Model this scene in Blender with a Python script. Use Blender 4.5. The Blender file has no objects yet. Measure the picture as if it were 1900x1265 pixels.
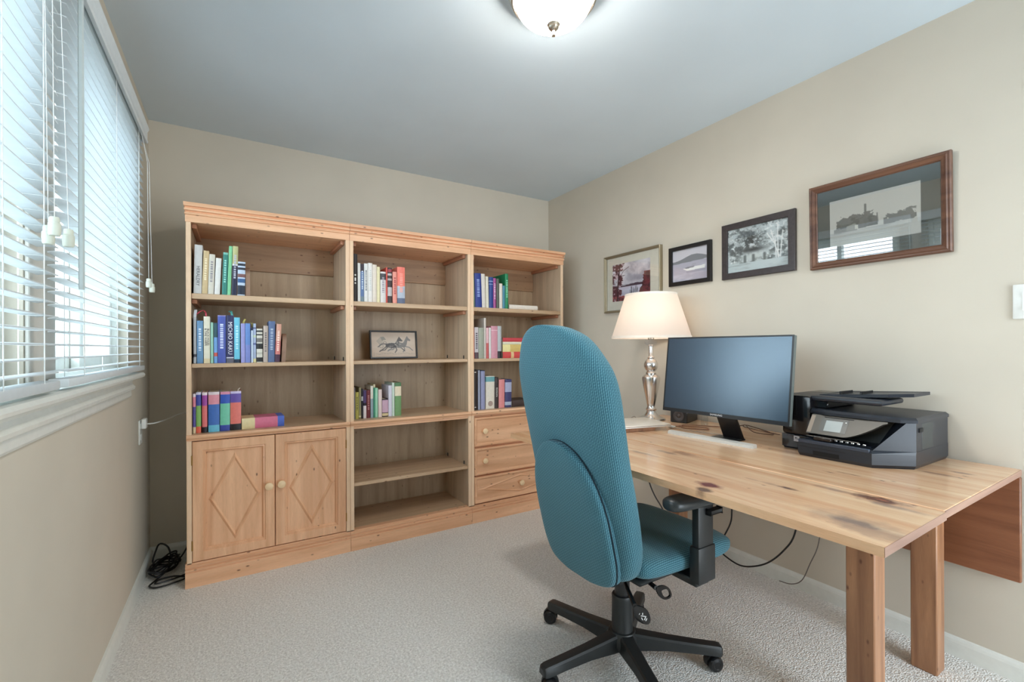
import bpy, bmesh, math, random
import numpy as np
from mathutils import Vector, Matrix
random.seed(7)
S = bpy.context.scene
COL = S.collection
PI = math.pi

# ------------------------------------------------------------------ camera
CAM_H, YAW, ROLL = 1.168, 0.54874, -0.0035
cam = bpy.data.cameras.new('camera')
cam.sensor_width = 36.0
cam.lens = 840.4 / 1900 * 36.0
cam.shift_y = 12.9 / 1900
cam.clip_start = 0.02
camo = bpy.data.objects.new('camera', cam)
COL.objects.link(camo)
_f = Vector((math.sin(YAW), math.cos(YAW), 0)); _r = Vector((math.cos(YAW), -math.sin(YAW), 0)); _u = Vector((0, 0, 1))
_r2 = _r * math.cos(ROLL) + _u * math.sin(ROLL); _u2 = -_r * math.sin(ROLL) + _u * math.cos(ROLL)
camo.matrix_world = Matrix(((_r2.x, _u2.x, -_f.x, 0), (_r2.y, _u2.y, -_f.y, 0), (_r2.z, _u2.z, -_f.z, CAM_H), (0, 0, 0, 1)))
S.camera = camo

# ------------------------------------------------------------------ world, exposure
world = bpy.data.worlds.new('overcast')
S.world = world
world.use_nodes = True
_bg = world.node_tree.nodes['Background']
_bg.inputs[0].default_value = (0.80, 0.91, 1.0, 1)
_bg.inputs[1].default_value = 5.8
S.view_settings.view_transform = 'Standard'
S.view_settings.look = 'None'
S.view_settings.gamma = 1.0
S.view_settings.use_curve_mapping = False
S.view_settings.exposure = 0.78
LAMP_POWER = 36.0        # ceiling lamp emission strength
SHADE_WATTS = 3.2        # bulb of the desk lamp
S.cycles.use_denoising = True
S.cycles.max_bounces = 10
S.cycles.diffuse_bounces = 6
S.cycles.transparent_max_bounces = 16
S.cycles.caustics_reflective = False
S.cycles.caustics_refractive = False
S.cycles.sample_clamp_indirect = 6.0

# ------------------------------------------------------------------ helpers: mesh building
def lin(c):
    return tuple(((v / 255) / 12.92 if v / 255 <= 0.04045 else ((v / 255 + 0.055) / 1.055) ** 2.4) for v in c)

class MB:
    """collects shapes and links them as ONE mesh object"""
    def __init__(s):
        s.v = []; s.f = []; s.m = []
    def add(s, vs, fs, m=0, M=None):
        o = len(s.v)
        s.v += [tuple(M @ Vector(p)) for p in vs] if M else [tuple(p) for p in vs]
        s.f += [tuple(i + o for i in f) for f in fs]
        s.m += ([m] * len(fs) if isinstance(m, int) else list(m))
        return s
    def box(s, x0, x1, y0, y1, z0, z1, m=0, bev=0.0, seg=1, M=None):
        if bev <= 0:
            vs = [(x, y, z) for x in (x0, x1) for y in (y0, y1) for z in (z0, z1)]
            fs = [(0, 1, 3, 2), (4, 6, 7, 5), (0, 4, 5, 1), (2, 3, 7, 6), (0, 2, 6, 4), (1, 5, 7, 3)]
            return s.add(vs, fs, m, M)
        bm = bmesh.new()
        bmesh.ops.create_cube(bm, size=1.0)
        for v in bm.verts:
            v.co = Vector(((x0 + x1) / 2 + v.co.x * (x1 - x0), (y0 + y1) / 2 + v.co.y * (y1 - y0), (z0 + z1) / 2 + v.co.z * (z1 - z0)))
        bmesh.ops.bevel(bm, geom=list(bm.edges), offset=bev, segments=seg, affect='EDGES', profile=0.5)
        return s.bm(bm, m, M)
    def bm(s, bm, m=0, M=None):
        bm.verts.index_update()
        s.add([v.co.copy() for v in bm.verts], [[v.index for v in f.verts] for f in bm.faces], m, M)
        bm.free(); return s
    def prism(s, poly, axis, a, b, m=0, M=None):
        """polygon (counter-clockwise, in the two other axes in order) pushed along axis from a to b"""
        n = len(poly)
        def P(p, t):
            return {'x': (t, p[0], p[1]), 'y': (p[0], t, p[1]), 'z': (p[0], p[1], t)}[axis]
        vs = [P(p, a) for p in poly] + [P(p, b) for p in poly]
        fs = [(i, (i + 1) % n, (i + 1) % n + n, i + n) for i in range(n)] + [tuple(range(n))[::-1], tuple(range(n, 2 * n))]
        return s.add(vs, fs, m, M)
    def loft(s, rings, m=0, cap=True, closed=True, M=None):
        n = len(rings[0]); vs = [p for r in rings for p in r]; fs = []
        for k in range(len(rings) - 1):
            for i in range(n if closed else n - 1):
                j = (i + 1) % n
                fs.append((k * n + i, k * n + j, (k + 1) * n + j, (k + 1) * n + i))
        if cap:
            fs += [tuple(range(n))[::-1], tuple(range((len(rings) - 1) * n, len(rings) * n))]
        return s.add(vs, fs, m, M)
    def lathe(s, prof, seg=32, c=(0, 0), m=0, M=None, cap=True):
        rings = [[(c[0] + r * math.cos(2 * PI * i / seg), c[1] + r * math.sin(2 * PI * i / seg), z) for i in range(seg)] for r, z in prof]
        return s.loft(rings, m, cap, True, M)
    def tube(s, pts, r, seg=8, m=0, M=None, smooth=0):
        P = [Vector(p) for p in pts]
        if smooth:
            Q = []
            for i in range(len(P) - 1):
                p0 = P[max(i - 1, 0)]; p1 = P[i]; p2 = P[i + 1]; p3 = P[min(i + 2, len(P) - 1)]
                for k in range(smooth):
                    t = k / smooth
                    Q.append(0.5 * ((2 * p1) + (-p0 + p2) * t + (2 * p0 - 5 * p1 + 4 * p2 - p3) * t * t + (-p0 + 3 * p1 - 3 * p2 + p3) * t ** 3))
            P = Q + [P[-1]]
        rings = []; up = None
        for i, p in enumerate(P):
            d = (P[min(i + 1, len(P) - 1)] - P[max(i - 1, 0)]).normalized()
            if up is None:
                up = d.orthogonal().normalized()
            up = (up - d * up.dot(d)).normalized(); w = d.cross(up)
            rr = r[i] if isinstance(r, (list, tuple)) else r
            rings.append([tuple(p + (up * math.cos(2 * PI * k / seg) + w * math.sin(2 * PI * k / seg)) * rr) for k in range(seg)])
        return s.loft(rings, m, True, True, M)
    def build(s, name, mats, parent=None, loc=(0, 0, 0), rot=(0, 0, 0), smooth=True, ang=0.62, fix=True):
        me = bpy.data.meshes.new(name)
        me.from_pydata(s.v, [], s.f)
        mats = mats if isinstance(mats, (list, tuple)) else [mats]
        for k in mats: me.materials.append(k)
        me.polygons.foreach_set('material_index', s.m)
        bm = bmesh.new(); bm.from_mesh(me)
        if fix: bmesh.ops.recalc_face_normals(bm, faces=bm.faces)
        if smooth:
            for f in bm.faces: f.smooth = True
            for e in bm.edges:
                if len(e.link_faces) == 2 and e.calc_face_angle(0) > ang: e.smooth = False
        bm.to_mesh(me); bm.free(); me.update()
        o = bpy.data.objects.new(name, me); COL.objects.link(o)
        o.location = loc; o.rotation_euler = rot
        if parent: o.parent = parent
        return o

def tag(o, label, cat, group=None, kind=None):
    if label: o['label'] = label
    if cat: o['category'] = cat
    if group: o['group'] = group
    if kind: o['kind'] = kind
    return o
def thing(name, label, cat, loc=(0, 0, 0), rot=(0, 0, 0), group=None):
    o = bpy.data.objects.new(name, None); COL.objects.link(o)
    o.empty_display_size = 0.05
    o.location = loc; o.rotation_euler = rot
    return tag(o, label, cat, group)
def struct(o): o['kind'] = 'structure'; return o
def copy_tree(o, parent=None):
    c = o.copy(); COL.objects.link(c)
    if parent: c.parent = parent
    for ch in list(o.children): copy_tree(ch, c)
    return c
def text(name, s, size, mat, parent, loc, rot, ext=0.0003, align='CENTER', sx=1.0):
    cu = bpy.data.curves.new(name, 'FONT'); cu.body = s; cu.size = size; cu.extrude = ext
    cu.align_x = align; cu.align_y = 'CENTER'; cu.resolution_u = 2
    cu.materials.append(mat)
    o = bpy.data.objects.new(name, cu); COL.objects.link(o)
    o.location = loc; o.rotation_euler = rot; o.scale = (sx, 1, 1); o.parent = parent
    return o

# ------------------------------------------------------------------ helpers: materials
_MC = {}
def mat(name, rgb, rough=0.6, metal=0.0, spec=0.5, emit=None, es=0.0, noise=0.0, nscale=40.0, bump=0.0, bscale=200.0, coat=0.0):
    key = (name, rgb, rough, metal)
    if key in _MC: return _MC[key]
    m = bpy.data.materials.new(name); m.use_nodes = True
    nt = m.node_tree; b = nt.nodes['Principled BSDF']
    c = lin(rgb)
    b.inputs['Base Color'].default_value = (*c, 1); b.inputs['Roughness'].default_value = rough
    b.inputs['Metallic'].default_value = metal; b.inputs['Specular IOR Level'].default_value = spec
    b.inputs['Coat Weight'].default_value = coat
    tc = nt.nodes.new('ShaderNodeTexCoord')
    nz = nt.nodes.new('ShaderNodeTexNoise'); nz.inputs['Scale'].default_value = nscale; nz.inputs['Detail'].default_value = 3
    nt.links.new(tc.outputs['Object'], nz.inputs['Vector'])
    rp = nt.nodes.new('ShaderNodeValToRGB')
    a = max(noise, 0.03)
    rp.color_ramp.elements[0].position = 0.3; rp.color_ramp.elements[1].position = 0.7
    rp.color_ramp.elements[0].color = (*[v * (1 - a) for v in c], 1); rp.color_ramp.elements[1].color = (*[min(1, v * (1 + a)) for v in c], 1)
    nt.links.new(nz.outputs[0], rp.inputs[0]); nt.links.new(rp.outputs[0], b.inputs['Base Color'])
    if bump:
        n2 = nt.nodes.new('ShaderNodeTexNoise'); n2.inputs['Scale'].default_value = bscale; n2.inputs['Detail'].default_value = 4
        nt.links.new(tc.outputs['Object'], n2.inputs['Vector'])
        bp = nt.nodes.new('ShaderNodeBump'); bp.inputs['Strength'].default_value = bump; bp.inputs['Distance'].default_value = 0.004
        nt.links.new(n2.outputs[0], bp.inputs['Height']); nt.links.new(bp.outputs[0], b.inputs['Normal'])
    if emit:
        b.inputs['Emission Color'].default_value = (*emit, 1); b.inputs['Emission Strength'].default_value = es
    _MC[key] = m
    return m

def wood(name, light, dark, axis='z', rough=0.42, spots=0.35, spot_rgb=(92, 52, 36), knots=(), fine=1.0, coat=0.0, contrast=1.0):
    """grained board: axis = direction of the grain in object space; knots = [(x, y, z, r_along, r_across, strength, rgb)]"""
    m = bpy.data.materials.new(name); m.use_nodes = True
    nt = m.node_tree; N = nt.nodes.new; L = nt.links.new; b = nt.nodes['Principled BSDF']
    b.inputs['Roughness'].default_value = rough; b.inputs['Coat Weight'].default_value = coat; b.inputs['Coat Roughness'].default_value = 0.15
    tc = N('ShaderNodeTexCoord'); oi = N('ShaderNodeObjectInfo')
    ad = N('ShaderNodeVectorMath'); ad.operation = 'MULTIPLY_ADD'
    cx = N('ShaderNodeCombineXYZ')
    for i in range(3): L(oi.outputs['Random'], cx.inputs[i])
    L(cx.outputs[0], ad.inputs[0]); ad.inputs[1].default_value = (7.3, 11.7, 5.1); L(tc.outputs['Object'], ad.inputs[2])
    mp = N('ShaderNodeMapping'); k = {'x': 0, 'y': 1, 'z': 2}[axis]
    sc = [22.0] * 3; sc[k] = 1.3
    mp.inputs['Scale'].default_value = sc; L(ad.outputs[0], mp.inputs['Vector'])
    n1 = N('ShaderNodeTexNoise'); n1.inputs['Scale'].default_value = 1.0; n1.inputs['Detail'].default_value = 5; n1.inputs['Distortion'].default_value = 0.7
    L(mp.outputs[0], n1.inputs['Vector'])
    r1 = N('ShaderNodeValToRGB'); L(n1.outputs[0], r1.inputs[0])
    r1.color_ramp.elements[0].position = 0.5 - 0.2 / contrast; r1.color_ramp.elements[1].position = 0.5 + 0.2 / contrast
    r1.color_ramp.elements[0].color = (*lin(dark), 1); r1.color_ramp.elements[1].color = (*lin(light), 1)
    mp2 = N('ShaderNodeMapping'); sc2 = [260.0] * 3; sc2[k] = 6.0; mp2.inputs['Scale'].default_value = sc2
    L(ad.outputs[0], mp2.inputs['Vector'])
    n2 = N('ShaderNodeTexNoise'); n2.inputs['Detail'].default_value = 2; L(mp2.outputs[0], n2.inputs['Vector'])
    mx = N('ShaderNodeMix'); mx.data_type = 'RGBA'; mx.blend_type = 'MULTIPLY'; mx.inputs[0].default_value = 0.35 * fine
    L(r1.outputs[0], mx.inputs[6]); L(n2.outputs[0], mx.inputs[7])
    gain = N('ShaderNodeMix'); gain.data_type = 'RGBA'; gain.blend_type = 'MULTIPLY'; gain.inputs[0].default_value = 1.0
    L(mx.outputs[2], gain.inputs[6]); gain.inputs[7].default_value = (1.2, 1.2, 1.2, 1)
    cur = gain.outputs[2]
    # scattered small knots
    if spots > 0:
        mp3 = N('ShaderNodeMapping'); sc3 = [9.0] * 3; sc3[k] = 4.5; mp3.inputs['Scale'].default_value = sc3; L(ad.outputs[0], mp3.inputs['Vector'])
        vo = N('ShaderNodeTexVoronoi'); L(mp3.outputs[0], vo.inputs['Vector'])
        mr = N('ShaderNodeMapRange'); mr.inputs['From Min'].default_value = 0.24; mr.inputs['From Max'].default_value = 0.10
        L(vo.outputs['Distance'], mr.inputs['Value'])
        sp = N('ShaderNodeSeparateColor'); L(vo.outputs['Color'], sp.inputs[0])
        gt = N('ShaderNodeMath'); gt.operation = 'GREATER_THAN'; gt.inputs[1].default_value = 1 - spots; L(sp.outputs[0], gt.inputs[0])
        mu = N('ShaderNodeMath'); mu.operation = 'MULTIPLY'; L(mr.outputs[0], mu.inputs[0]); L(gt.outputs[0], mu.inputs[1])
        mu2 = N('ShaderNodeMath'); mu2.operation = 'MULTIPLY'; mu2.inputs[1].default_value = 0.8; L(mu.outputs[0], mu2.inputs[0])
        m3 = N('ShaderNodeMix'); m3.data_type = 'RGBA'; L(mu2.outputs[0], m3.inputs[0]); L(cur, m3.inputs[6]); m3.inputs[7].default_value = (*lin(spot_rgb), 1)
        cur = m3.outputs[2]
    if knots:
        wob = N('ShaderNodeTexNoise'); wob.inputs['Scale'].default_value = 26.0; wob.inputs['Detail'].default_value = 4; L(tc.outputs['Object'], wob.inputs['Vector'])
    for (x, y, z, ra, rc, st, rgb) in knots:
        sb = N('ShaderNodeVectorMath'); sb.operation = 'SUBTRACT'; L(tc.outputs['Object'], sb.inputs[0]); sb.inputs[1].default_value = (x, y, z)
        ml = N('ShaderNodeVectorMath'); ml.operation = 'MULTIPLY'; L(sb.outputs[0], ml.inputs[0])
        s3 = [1 / rc] * 3; s3[k] = 1 / ra; ml.inputs[1].default_value = s3
        ln = N('ShaderNodeVectorMath'); ln.operation = 'LENGTH'; L(ml.outputs[0], ln.inputs[0])
        wa = N('ShaderNodeMath'); wa.operation = 'MULTIPLY_ADD'; L(wob.outputs[0], wa.inputs[0]); wa.inputs[1].default_value = 1.1; L(ln.outputs['Value'], wa.inputs[2])
        mr = N('ShaderNodeMapRange'); mr.inputs['From Min'].default_value = 1.6; mr.inputs['From Max'].default_value = 1.05
        mr.inputs['To Max'].default_value = st; L(wa.outputs[0], mr.inputs['Value'])
        m4 = N('ShaderNodeMix'); m4.data_type = 'RGBA'; L(mr.outputs[0], m4.inputs[0]); L(cur, m4.inputs[6]); m4.inputs[7].default_value = (*lin(rgb), 1)
        cur = m4.outputs[2]
    L(cur, b.inputs['Base Color'])
    bp = N('ShaderNodeBump'); bp.inputs['Strength'].default_value = 0.08; bp.inputs['Distance'].default_value = 0.002
    L(n2.outputs[0], bp.inputs['Height']); L(bp.outputs[0], b.inputs['Normal'])
    return m

def glass_mat(name, tint=(1, 1, 1), rough=0.0, refl=0.045):
    m = bpy.data.materials.new(name); m.use_nodes = True
    nt = m.node_tree; N = nt.nodes.new; L = nt.links.new
    nt.nodes.remove(nt.nodes['Principled BSDF']); out = nt.nodes['Material Output']
    tr = N('ShaderNodeBsdfTransparent'); tr.inputs[0].default_value = (*tint, 1)
    gl = N('ShaderNodeBsdfGlossy'); gl.inputs['Roughness'].default_value = rough
    lw = N('ShaderNodeLayerWeight'); lw.inputs[0].default_value = 0.5
    pw = N('ShaderNodeMath'); pw.operation = 'POWER'; L(lw.outputs['Facing'], pw.inputs[0]); pw.inputs[1].default_value = 5.0
    fr = N('ShaderNodeMath'); fr.operation = 'MULTIPLY_ADD'; L(pw.outputs[0], fr.inputs[0]); fr.inputs[1].default_value = 0.95; fr.inputs[2].default_value = refl
    mx = N('ShaderNodeMixShader'); L(fr.outputs[0], mx.inputs[0]); L(tr.outputs[0], mx.inputs[1]); L(gl.outputs[0], mx.inputs[2]); L(mx.outputs[0], out.inputs[0])
    return m

def paint_mat(name, attr='paint', rough=0.6):
    m = bpy.data.materials.new(name); m.use_nodes = True
    nt = m.node_tree; b = nt.nodes['Principled BSDF']
    a = nt.nodes.new('ShaderNodeAttribute'); a.attribute_name = attr
    nt.links.new(a.outputs['Color'], b.inputs['Base Color']); b.inputs['Roughness'].default_value = rough
    return m
M_PRINT = paint_mat('printed_paper')

def print_grid(name, img, w, h, parent, loc, rot=(0, 0, 0)):
    """a flat print: img is (rows top to bottom, columns, 3) in sRGB 0..1, on a fine grid in local XZ facing -Y"""
    H, W, _ = img.shape
    xs = np.linspace(-w / 2, w / 2, W); zs = np.linspace(h / 2, -h / 2, H)
    X, Z = np.meshgrid(xs, zs); V = np.stack([X, np.zeros_like(X), Z], -1).reshape(-1, 3)
    i = np.arange(H * W).reshape(H, W)
    F = np.stack([i[:-1, :-1], i[1:, :-1], i[1:, 1:], i[:-1, 1:]], -1).reshape(-1, 4)
    me = bpy.data.meshes.new(name); me.from_pydata(V.tolist(), [], F.tolist())
    at = me.color_attributes.new('paint', 'FLOAT_COLOR', 'POINT')
    c = np.clip(img.reshape(-1, 3) * 1.12, 0, 0.97); c = np.where(c <= 0.04045, c / 12.92, ((c + 0.055) / 1.055) ** 2.4)
    at.data.foreach_set('color', np.concatenate([c, np.ones((H * W, 1))], 1).astype(np.float32).ravel())
    me.materials.append(M_PRINT)
    o = bpy.data.objects.new(name, me); COL.objects.link(o); o.parent = parent; o.location = loc; o.rotation_euler = rot
    return o

# ------------------------------------------------------------------ shared materials
M_WALL = mat('wall_paint', (207, 199, 184), 0.75, noise=0.02, nscale=3, bump=0.05, bscale=350)
M_CEIL = mat('ceiling_daylight_tint', (208, 221, 230), 0.85, noise=0.012, nscale=2, bump=0.03, bscale=300)  # ceiling paint with the bluish cast of daylight put into its colour
M_TRIM = mat('trim_paint', (226, 228, 222), 0.35, noise=0.02)
M_WHITE = mat('white_plastic', (232, 234, 230), 0.35)
M_SLAT = mat('blind_slat_white', (216, 224, 228), 0.4, noise=0.015)
M_CORD = mat('blind_cord_white', (228, 230, 228), 0.7)
PINE = dict(light=(241, 193, 154), dark=(217, 163, 124), spot_rgb=(98, 56, 38))
M_PINE_Z = wood('pine_upright', PINE['light'], PINE['dark'], 'z', spots=0.09)
M_PINE_X = wood('pine_lengthwise', PINE['light'], PINE['dark'], 'x', spots=0.20)
M_PINE_Y = wood('pine_depthwise', PINE['light'], PINE['dark'], 'y', spots=0.12)
M_STILE = wood('pine_stile', (242, 212, 180), (224, 186, 150), 'z', spots=0.05, spot_rgb=(120, 76, 54))
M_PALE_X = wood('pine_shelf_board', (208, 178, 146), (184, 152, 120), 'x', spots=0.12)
M_BACK_Z = wood('pine_back_panel', (196, 172, 142), (164, 140, 112), 'z', spots=0.10, spot_rgb=(120, 92, 70), contrast=0.8)  # greyer veneer, with shade inside the case partly put into the colour
M_INNER_Z = wood('pine_inner_shaded', (212, 190, 164), (182, 160, 134), 'z', spots=0.08, spot_rgb=(120, 86, 62))  # same pine as the fronts, greyed: inner shade put into the colour
M_BLACKP = mat('black_plastic', (34, 37, 38), 0.42, noise=0.05, bump=0.08, bscale=500)
M_DARKMETAL = mat('dark_metal', (40, 36, 34), 0.4, metal=0.6)
M_NICKEL = mat('brushed_nickel', (205, 196, 184), 0.2, metal=1.0)
M_CHROME = mat('polished_steel', (214, 210, 205), 0.13, metal=1.0)
# ------------------------------------------------------------------ the room
XL, XR, YB, YF, ZC = -0.406, 2.325, 3.19, -1.0, 2.44
T = 0.15
# carpet: looped pile, colour speckle and relief in the material
def carpet_mat():
    m = bpy.data.materials.new('loop_pile_carpet'); m.use_nodes = True
    nt = m.node_tree; N = nt.nodes.new; L = nt.links.new; b = nt.nodes['Principled BSDF']
    b.inputs['Roughness'].default_value = 0.95; b.inputs['Specular IOR Level'].default_value = 0.1
    tc = N('ShaderNodeTexCoord')
    vo = N('ShaderNodeTexVoronoi'); vo.inputs['Scale'].default_value = 170; vo.inputs['Randomness'].default_value = 0.8
    L(tc.outputs['Object'], vo.inputs['Vector'])
    nz = N('ShaderNodeTexNoise'); nz.inputs['Scale'].default_value = 120; nz.inputs['Detail'].default_value = 3; L(tc.outputs['Object'], nz.inputs['Vector'])
    r = N('ShaderNodeValToRGB'); e = r.color_ramp.elements
    e[0].position = 0.32; e[0].color = (*lin((218, 216, 211)), 1); e[1].position = 0.66; e[1].color = (*lin((252, 251, 247)), 1)
    L(nz.outputs[0], r.inputs[0])
    big = N('ShaderNodeTexNoise'); big.inputs['Scale'].default_value = 3; L(tc.outputs['Object'], big.inputs['Vector'])
    mx = N('ShaderNodeMix'); mx.data_type = 'RGBA'; mx.blend_type = 'MULTIPLY'; mx.inputs[0].default_value = 0.8
    r2 = N('ShaderNodeValToRGB'); e = r2.color_ramp.elements
    e[0].position = 0.2; e[0].color = (1, 1, 1, 1); e[1].position = 0.75; e[1].color = (0.84, 0.83, 0.83, 1)
    L(vo.outputs['Distance'], r2.inputs[0]); L(r.outputs[0], mx.inputs[6]); L(r2.outputs[0], mx.inputs[7])
    L(mx.outputs[2], b.inputs['Base Color'])
    inv = N('ShaderNodeMath'); inv.operation = 'SUBTRACT'; inv.inputs[0].default_value = 1.0; L(vo.outputs['Distance'], inv.inputs[1])
    bp = N('ShaderNodeBump'); bp.inputs['Strength'].default_value = 0.7; bp.inputs['Distance'].default_value = 0.006
    L(inv.outputs[0], bp.inputs['Height']); L(bp.outputs[0], b.inputs['Normal'])
    return m
struct(MB().box(XL - T, XR + T, YF - T, YB + T, -0.1, 0.0).build('floor', carpet_mat(), smooth=False))
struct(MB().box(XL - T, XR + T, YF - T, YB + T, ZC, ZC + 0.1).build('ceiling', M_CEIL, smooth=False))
struct(MB().box(XL, XR, YB, YB + T, 0, ZC).build('wall_back', M_WALL, smooth=False))
struct(MB().box(XR, XR + T, YF, YB + T, 0, ZC).build('wall_right', M_WALL, smooth=False))
# wall behind the camera, with an unseen opening added for daylight fill
DX0, DX1, DZ1 = 1.35, 2.20, 2.10
struct(MB().box(XL - T, DX0, YF - T, YF, 0, ZC).box(DX1, XR + T, YF - T, YF, 0, ZC).box(DX0, DX1, YF - T, YF, DZ1, ZC).build('wall_front', M_WALL, smooth=False))
def portal(n, sx, sy, loc, rot):
    ld = bpy.data.lights.new('daylight_portal_%d' % n, 'AREA'); ld.shape = 'RECTANGLE'; ld.size = sx; ld.size_y = sy; ld.cycles.is_portal = True
    lo = bpy.data.objects.new('daylight_portal_%d' % n, ld); COL.objects.link(lo); lo.location = loc; lo.rotation_euler = rot
portal(3, DX1 - DX0, DZ1, ((DX0 + DX1) / 2, YF - T - 0.01, DZ1 / 2), (PI / 2, 0, 0))
WZ0, WZ1 = 1.065, 2.12
OPEN = [(0.10, 1.44), (1.625, 2.60)]
w = MB()
w.box(XL - T, XL, YF, YB + T, 0, WZ0).box(XL - T, XL, YF, YB + T, WZ1, ZC)
ys = [YF] + [v for o in OPEN for v in o] + [YB + T]
for a, b in ((ys[0], ys[1]), (ys[2], ys[3]), (ys[4], ys[5])): w.box(XL - T, XL, a, b, WZ0, WZ1)
struct(w.build('wall_left', M_WALL, smooth=False))
# baseboards: a moulded profile with a rounded top edge
def base_prof(h=0.072, t=0.013):
    return [(0, 0), (t, 0), (t, h * 0.72), (t * 0.8, h * 0.86), (t * 0.5, h * 0.96), (0, h)]
p = base_prof()
struct(MB().prism([(XL + a, z) for a, z in p], 'y', YF, YB).build('baseboard_left', M_TRIM, smooth=False))
struct(MB().prism([(XR - a, z) for a, z in p], 'y', YF, YB).build('baseboard_right', M_TRIM, smooth=False))
struct(MB().prism([(YB - a, z) for a, z in p], 'x', XL, XR).build('baseboard_back', M_TRIM, smooth=False))
# window stool and apron
st = [(XL - 0.12, 1.04), (XL + 0.045, 1.04), (XL + 0.056, 1.046), (XL + 0.058, 1.054), (XL + 0.052, 1.063), (XL + 0.04, 1.066), (XL - 0.12, 1.066)]
struct(MB().prism(st, 'y', 0.02, 2.625).build('trim_1', M_TRIM, smooth=False))
ap = [(XL, 0.955), (XL + 0.008, 0.955), (XL + 0.012, 0.962), (XL + 0.012, 0.985), (XL + 0.024, 0.992), (XL + 0.026, 1.002), (XL + 0.018, 1.012), (XL + 0.014, 1.024), (XL + 0.02, 1.032), (XL + 0.034, 1.04), (XL, 1.04)]
struct(MB().prism(ap, 'y', 0.05, 2.605).build('trim_2', M_TRIM, smooth=False))

struct(MB().box(XL, XL + 0.009, 1.445, 1.62, WZ0 + 0.001, WZ1, bev=0.002).build('trim_3', mat('mullion_grey', (206, 204, 196), 0.5)))
# ------------------------------------------------------------------ windows
M_PANE = glass_mat('window_glass', (0.97, 0.99, 0.99))
def window(n, y0, y1):
    x0, x1 = XL - 0.13, XL - 0.03
    f = MB()
    for a, b, c, d in ((y0, y0 + 0.035, WZ0, WZ1), (y1 - 0.035, y1, WZ0, WZ1), (y0 + 0.035, y1 - 0.035, WZ0, WZ0 + 0.035), (y0 + 0.035, y1 - 0.035, WZ1 - 0.035, WZ1)):
        f.box(x0, x1, a, b, c, d, bev=0.004)
    fr = struct(f.build('window_%d' % n, M_TRIM))
    ym = (y0 + y1) / 2
    for k, (a, b) in enumerate(((y0 + 0.035, ym + 0.02), (ym - 0.02, y1 - 0.035))):
        xs = XL - 0.10 + 0.028 * k
        q = MB()
        for c, d, e, g in ((a, a + 0.04, WZ0 + 0.035, WZ1 - 0.035), (b - 0.04, b, WZ0 + 0.035, WZ1 - 0.035), (a + 0.04, b - 0.04, WZ0 + 0.035, WZ0 + 0.08), (a + 0.04, b - 0.04, WZ1 - 0.08, WZ1 - 0.035)):
            q.box(xs, xs + 0.026, c, d, e, g, bev=0.003)
        sa = q.build('sash', M_TRIM, fr)
        MB().box(xs + 0.011, xs + 0.014, a + 0.035, b - 0.035, WZ0 + 0.075, WZ1 - 0.075).build('pane', M_PANE, sa, smooth=False)
    portal(n, y1 - y0, WZ1 - WZ0, (XL - 0.155, (y0 + y1) / 2, (WZ0 + WZ1) / 2), (PI / 2, 0, -PI / 2))   # guides daylight sampling
for n, (a, b) in enumerate(OPEN): window(n + 1, a, b)

# ------------------------------------------------------------------ outside, seen in slivers between the slats
M_SIDING = mat('pale_siding', (225, 230, 236), 0.6)
M_SNOW = mat('pale_ground', (128, 130, 130), 0.9, noise=0.06, nscale=2)
struct(MB().box(-30, XL - T - 0.02, -8, 40, -0.6, -0.5).build('ground', M_SNOW, smooth=False))
nh = thing('outside_house', 'pale sided house glimpsed through the blinds outside', 'house', (-5.2, 14.0, -0.5))
MB().box(-2.6, 3.2, 0, 4, 0, 5.2).build('wall', M_SIDING, nh, smooth=False)
for k in range(26): 
    MB().prism([(-0.03, 0), (0, 0), (0, 0.195), (-0.008, 0.195)], 'x', -2.6, 3.2).build('siding_board', M_SIDING, nh, loc=(0, 0, 0.2 * k))
for k in range(2):
    wf = MB().box(-0.5, 0.5, -0.06, 0, 0, 1.3, bev=0.01).build('window', M_TRIM, nh, loc=(-1.2 + 2.3 * k, -0.02, 1.4))
    MB().box(-0.42, 0.42, -0.07, -0.058, 0.08, 1.22).build('pane', mat('far_glass', (110, 128, 145), 0.1), wf, smooth=False)
MB().prism([(-3.0, 5.1), (3.6, 5.1), (3.6, 5.25), (0.3, 7.0), (-3.0, 5.25)], 'y', -0.3, 4.2).build('roof', mat('far_roof', (150, 155, 162), 0.8), nh, smooth=False)
pr = thing('porch_railing', 'white porch railing with thin balusters seen through right blind', 'railing', (-1.62, 6.2, -0.5))
for a in (-0.45, 0.2, 0.78):
    MB().box(a - 0.045, a + 0.045, -0.045, 0.045, 0, 2.9, bev=0.006).build('post', M_TRIM, pr)
for z in (1.35, 1.95, 2.3): MB().box(-0.45, 0.78, -0.02, 0.02, z, z + 0.05).build('rail', M_TRIM, pr, smooth=False)
bal = MB().box(-0.012, 0.012, -0.012, 0.012, 1.4, 1.96)
b0 = bal.build('baluster', M_TRIM, pr, smooth=False)
for k in range(11):
    b = b0 if k == 0 else b0.copy()
    if k: COL.objects.link(b)
    b.location = (-0.38 + 0.105 * k, 0, 0)
MB().box(0.86, 0.94, -0.05, 0.03, 0, 2.6, bev=0.006).build('downpipe', mat('dark_pipe', (70, 78, 90), 0.5), pr)
MB().box(-0.6, 1.0, -0.05, 1.2, 0.9, 1.0, bev=0.01).build('deck', M_SIDING, pr)
for a in (-0.5, 0.9): MB().box(a - 0.05, a + 0.05, 0.9, 1.0, 0, 0.95).build('pier', M_SIDING, pr, smooth=False)

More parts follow.
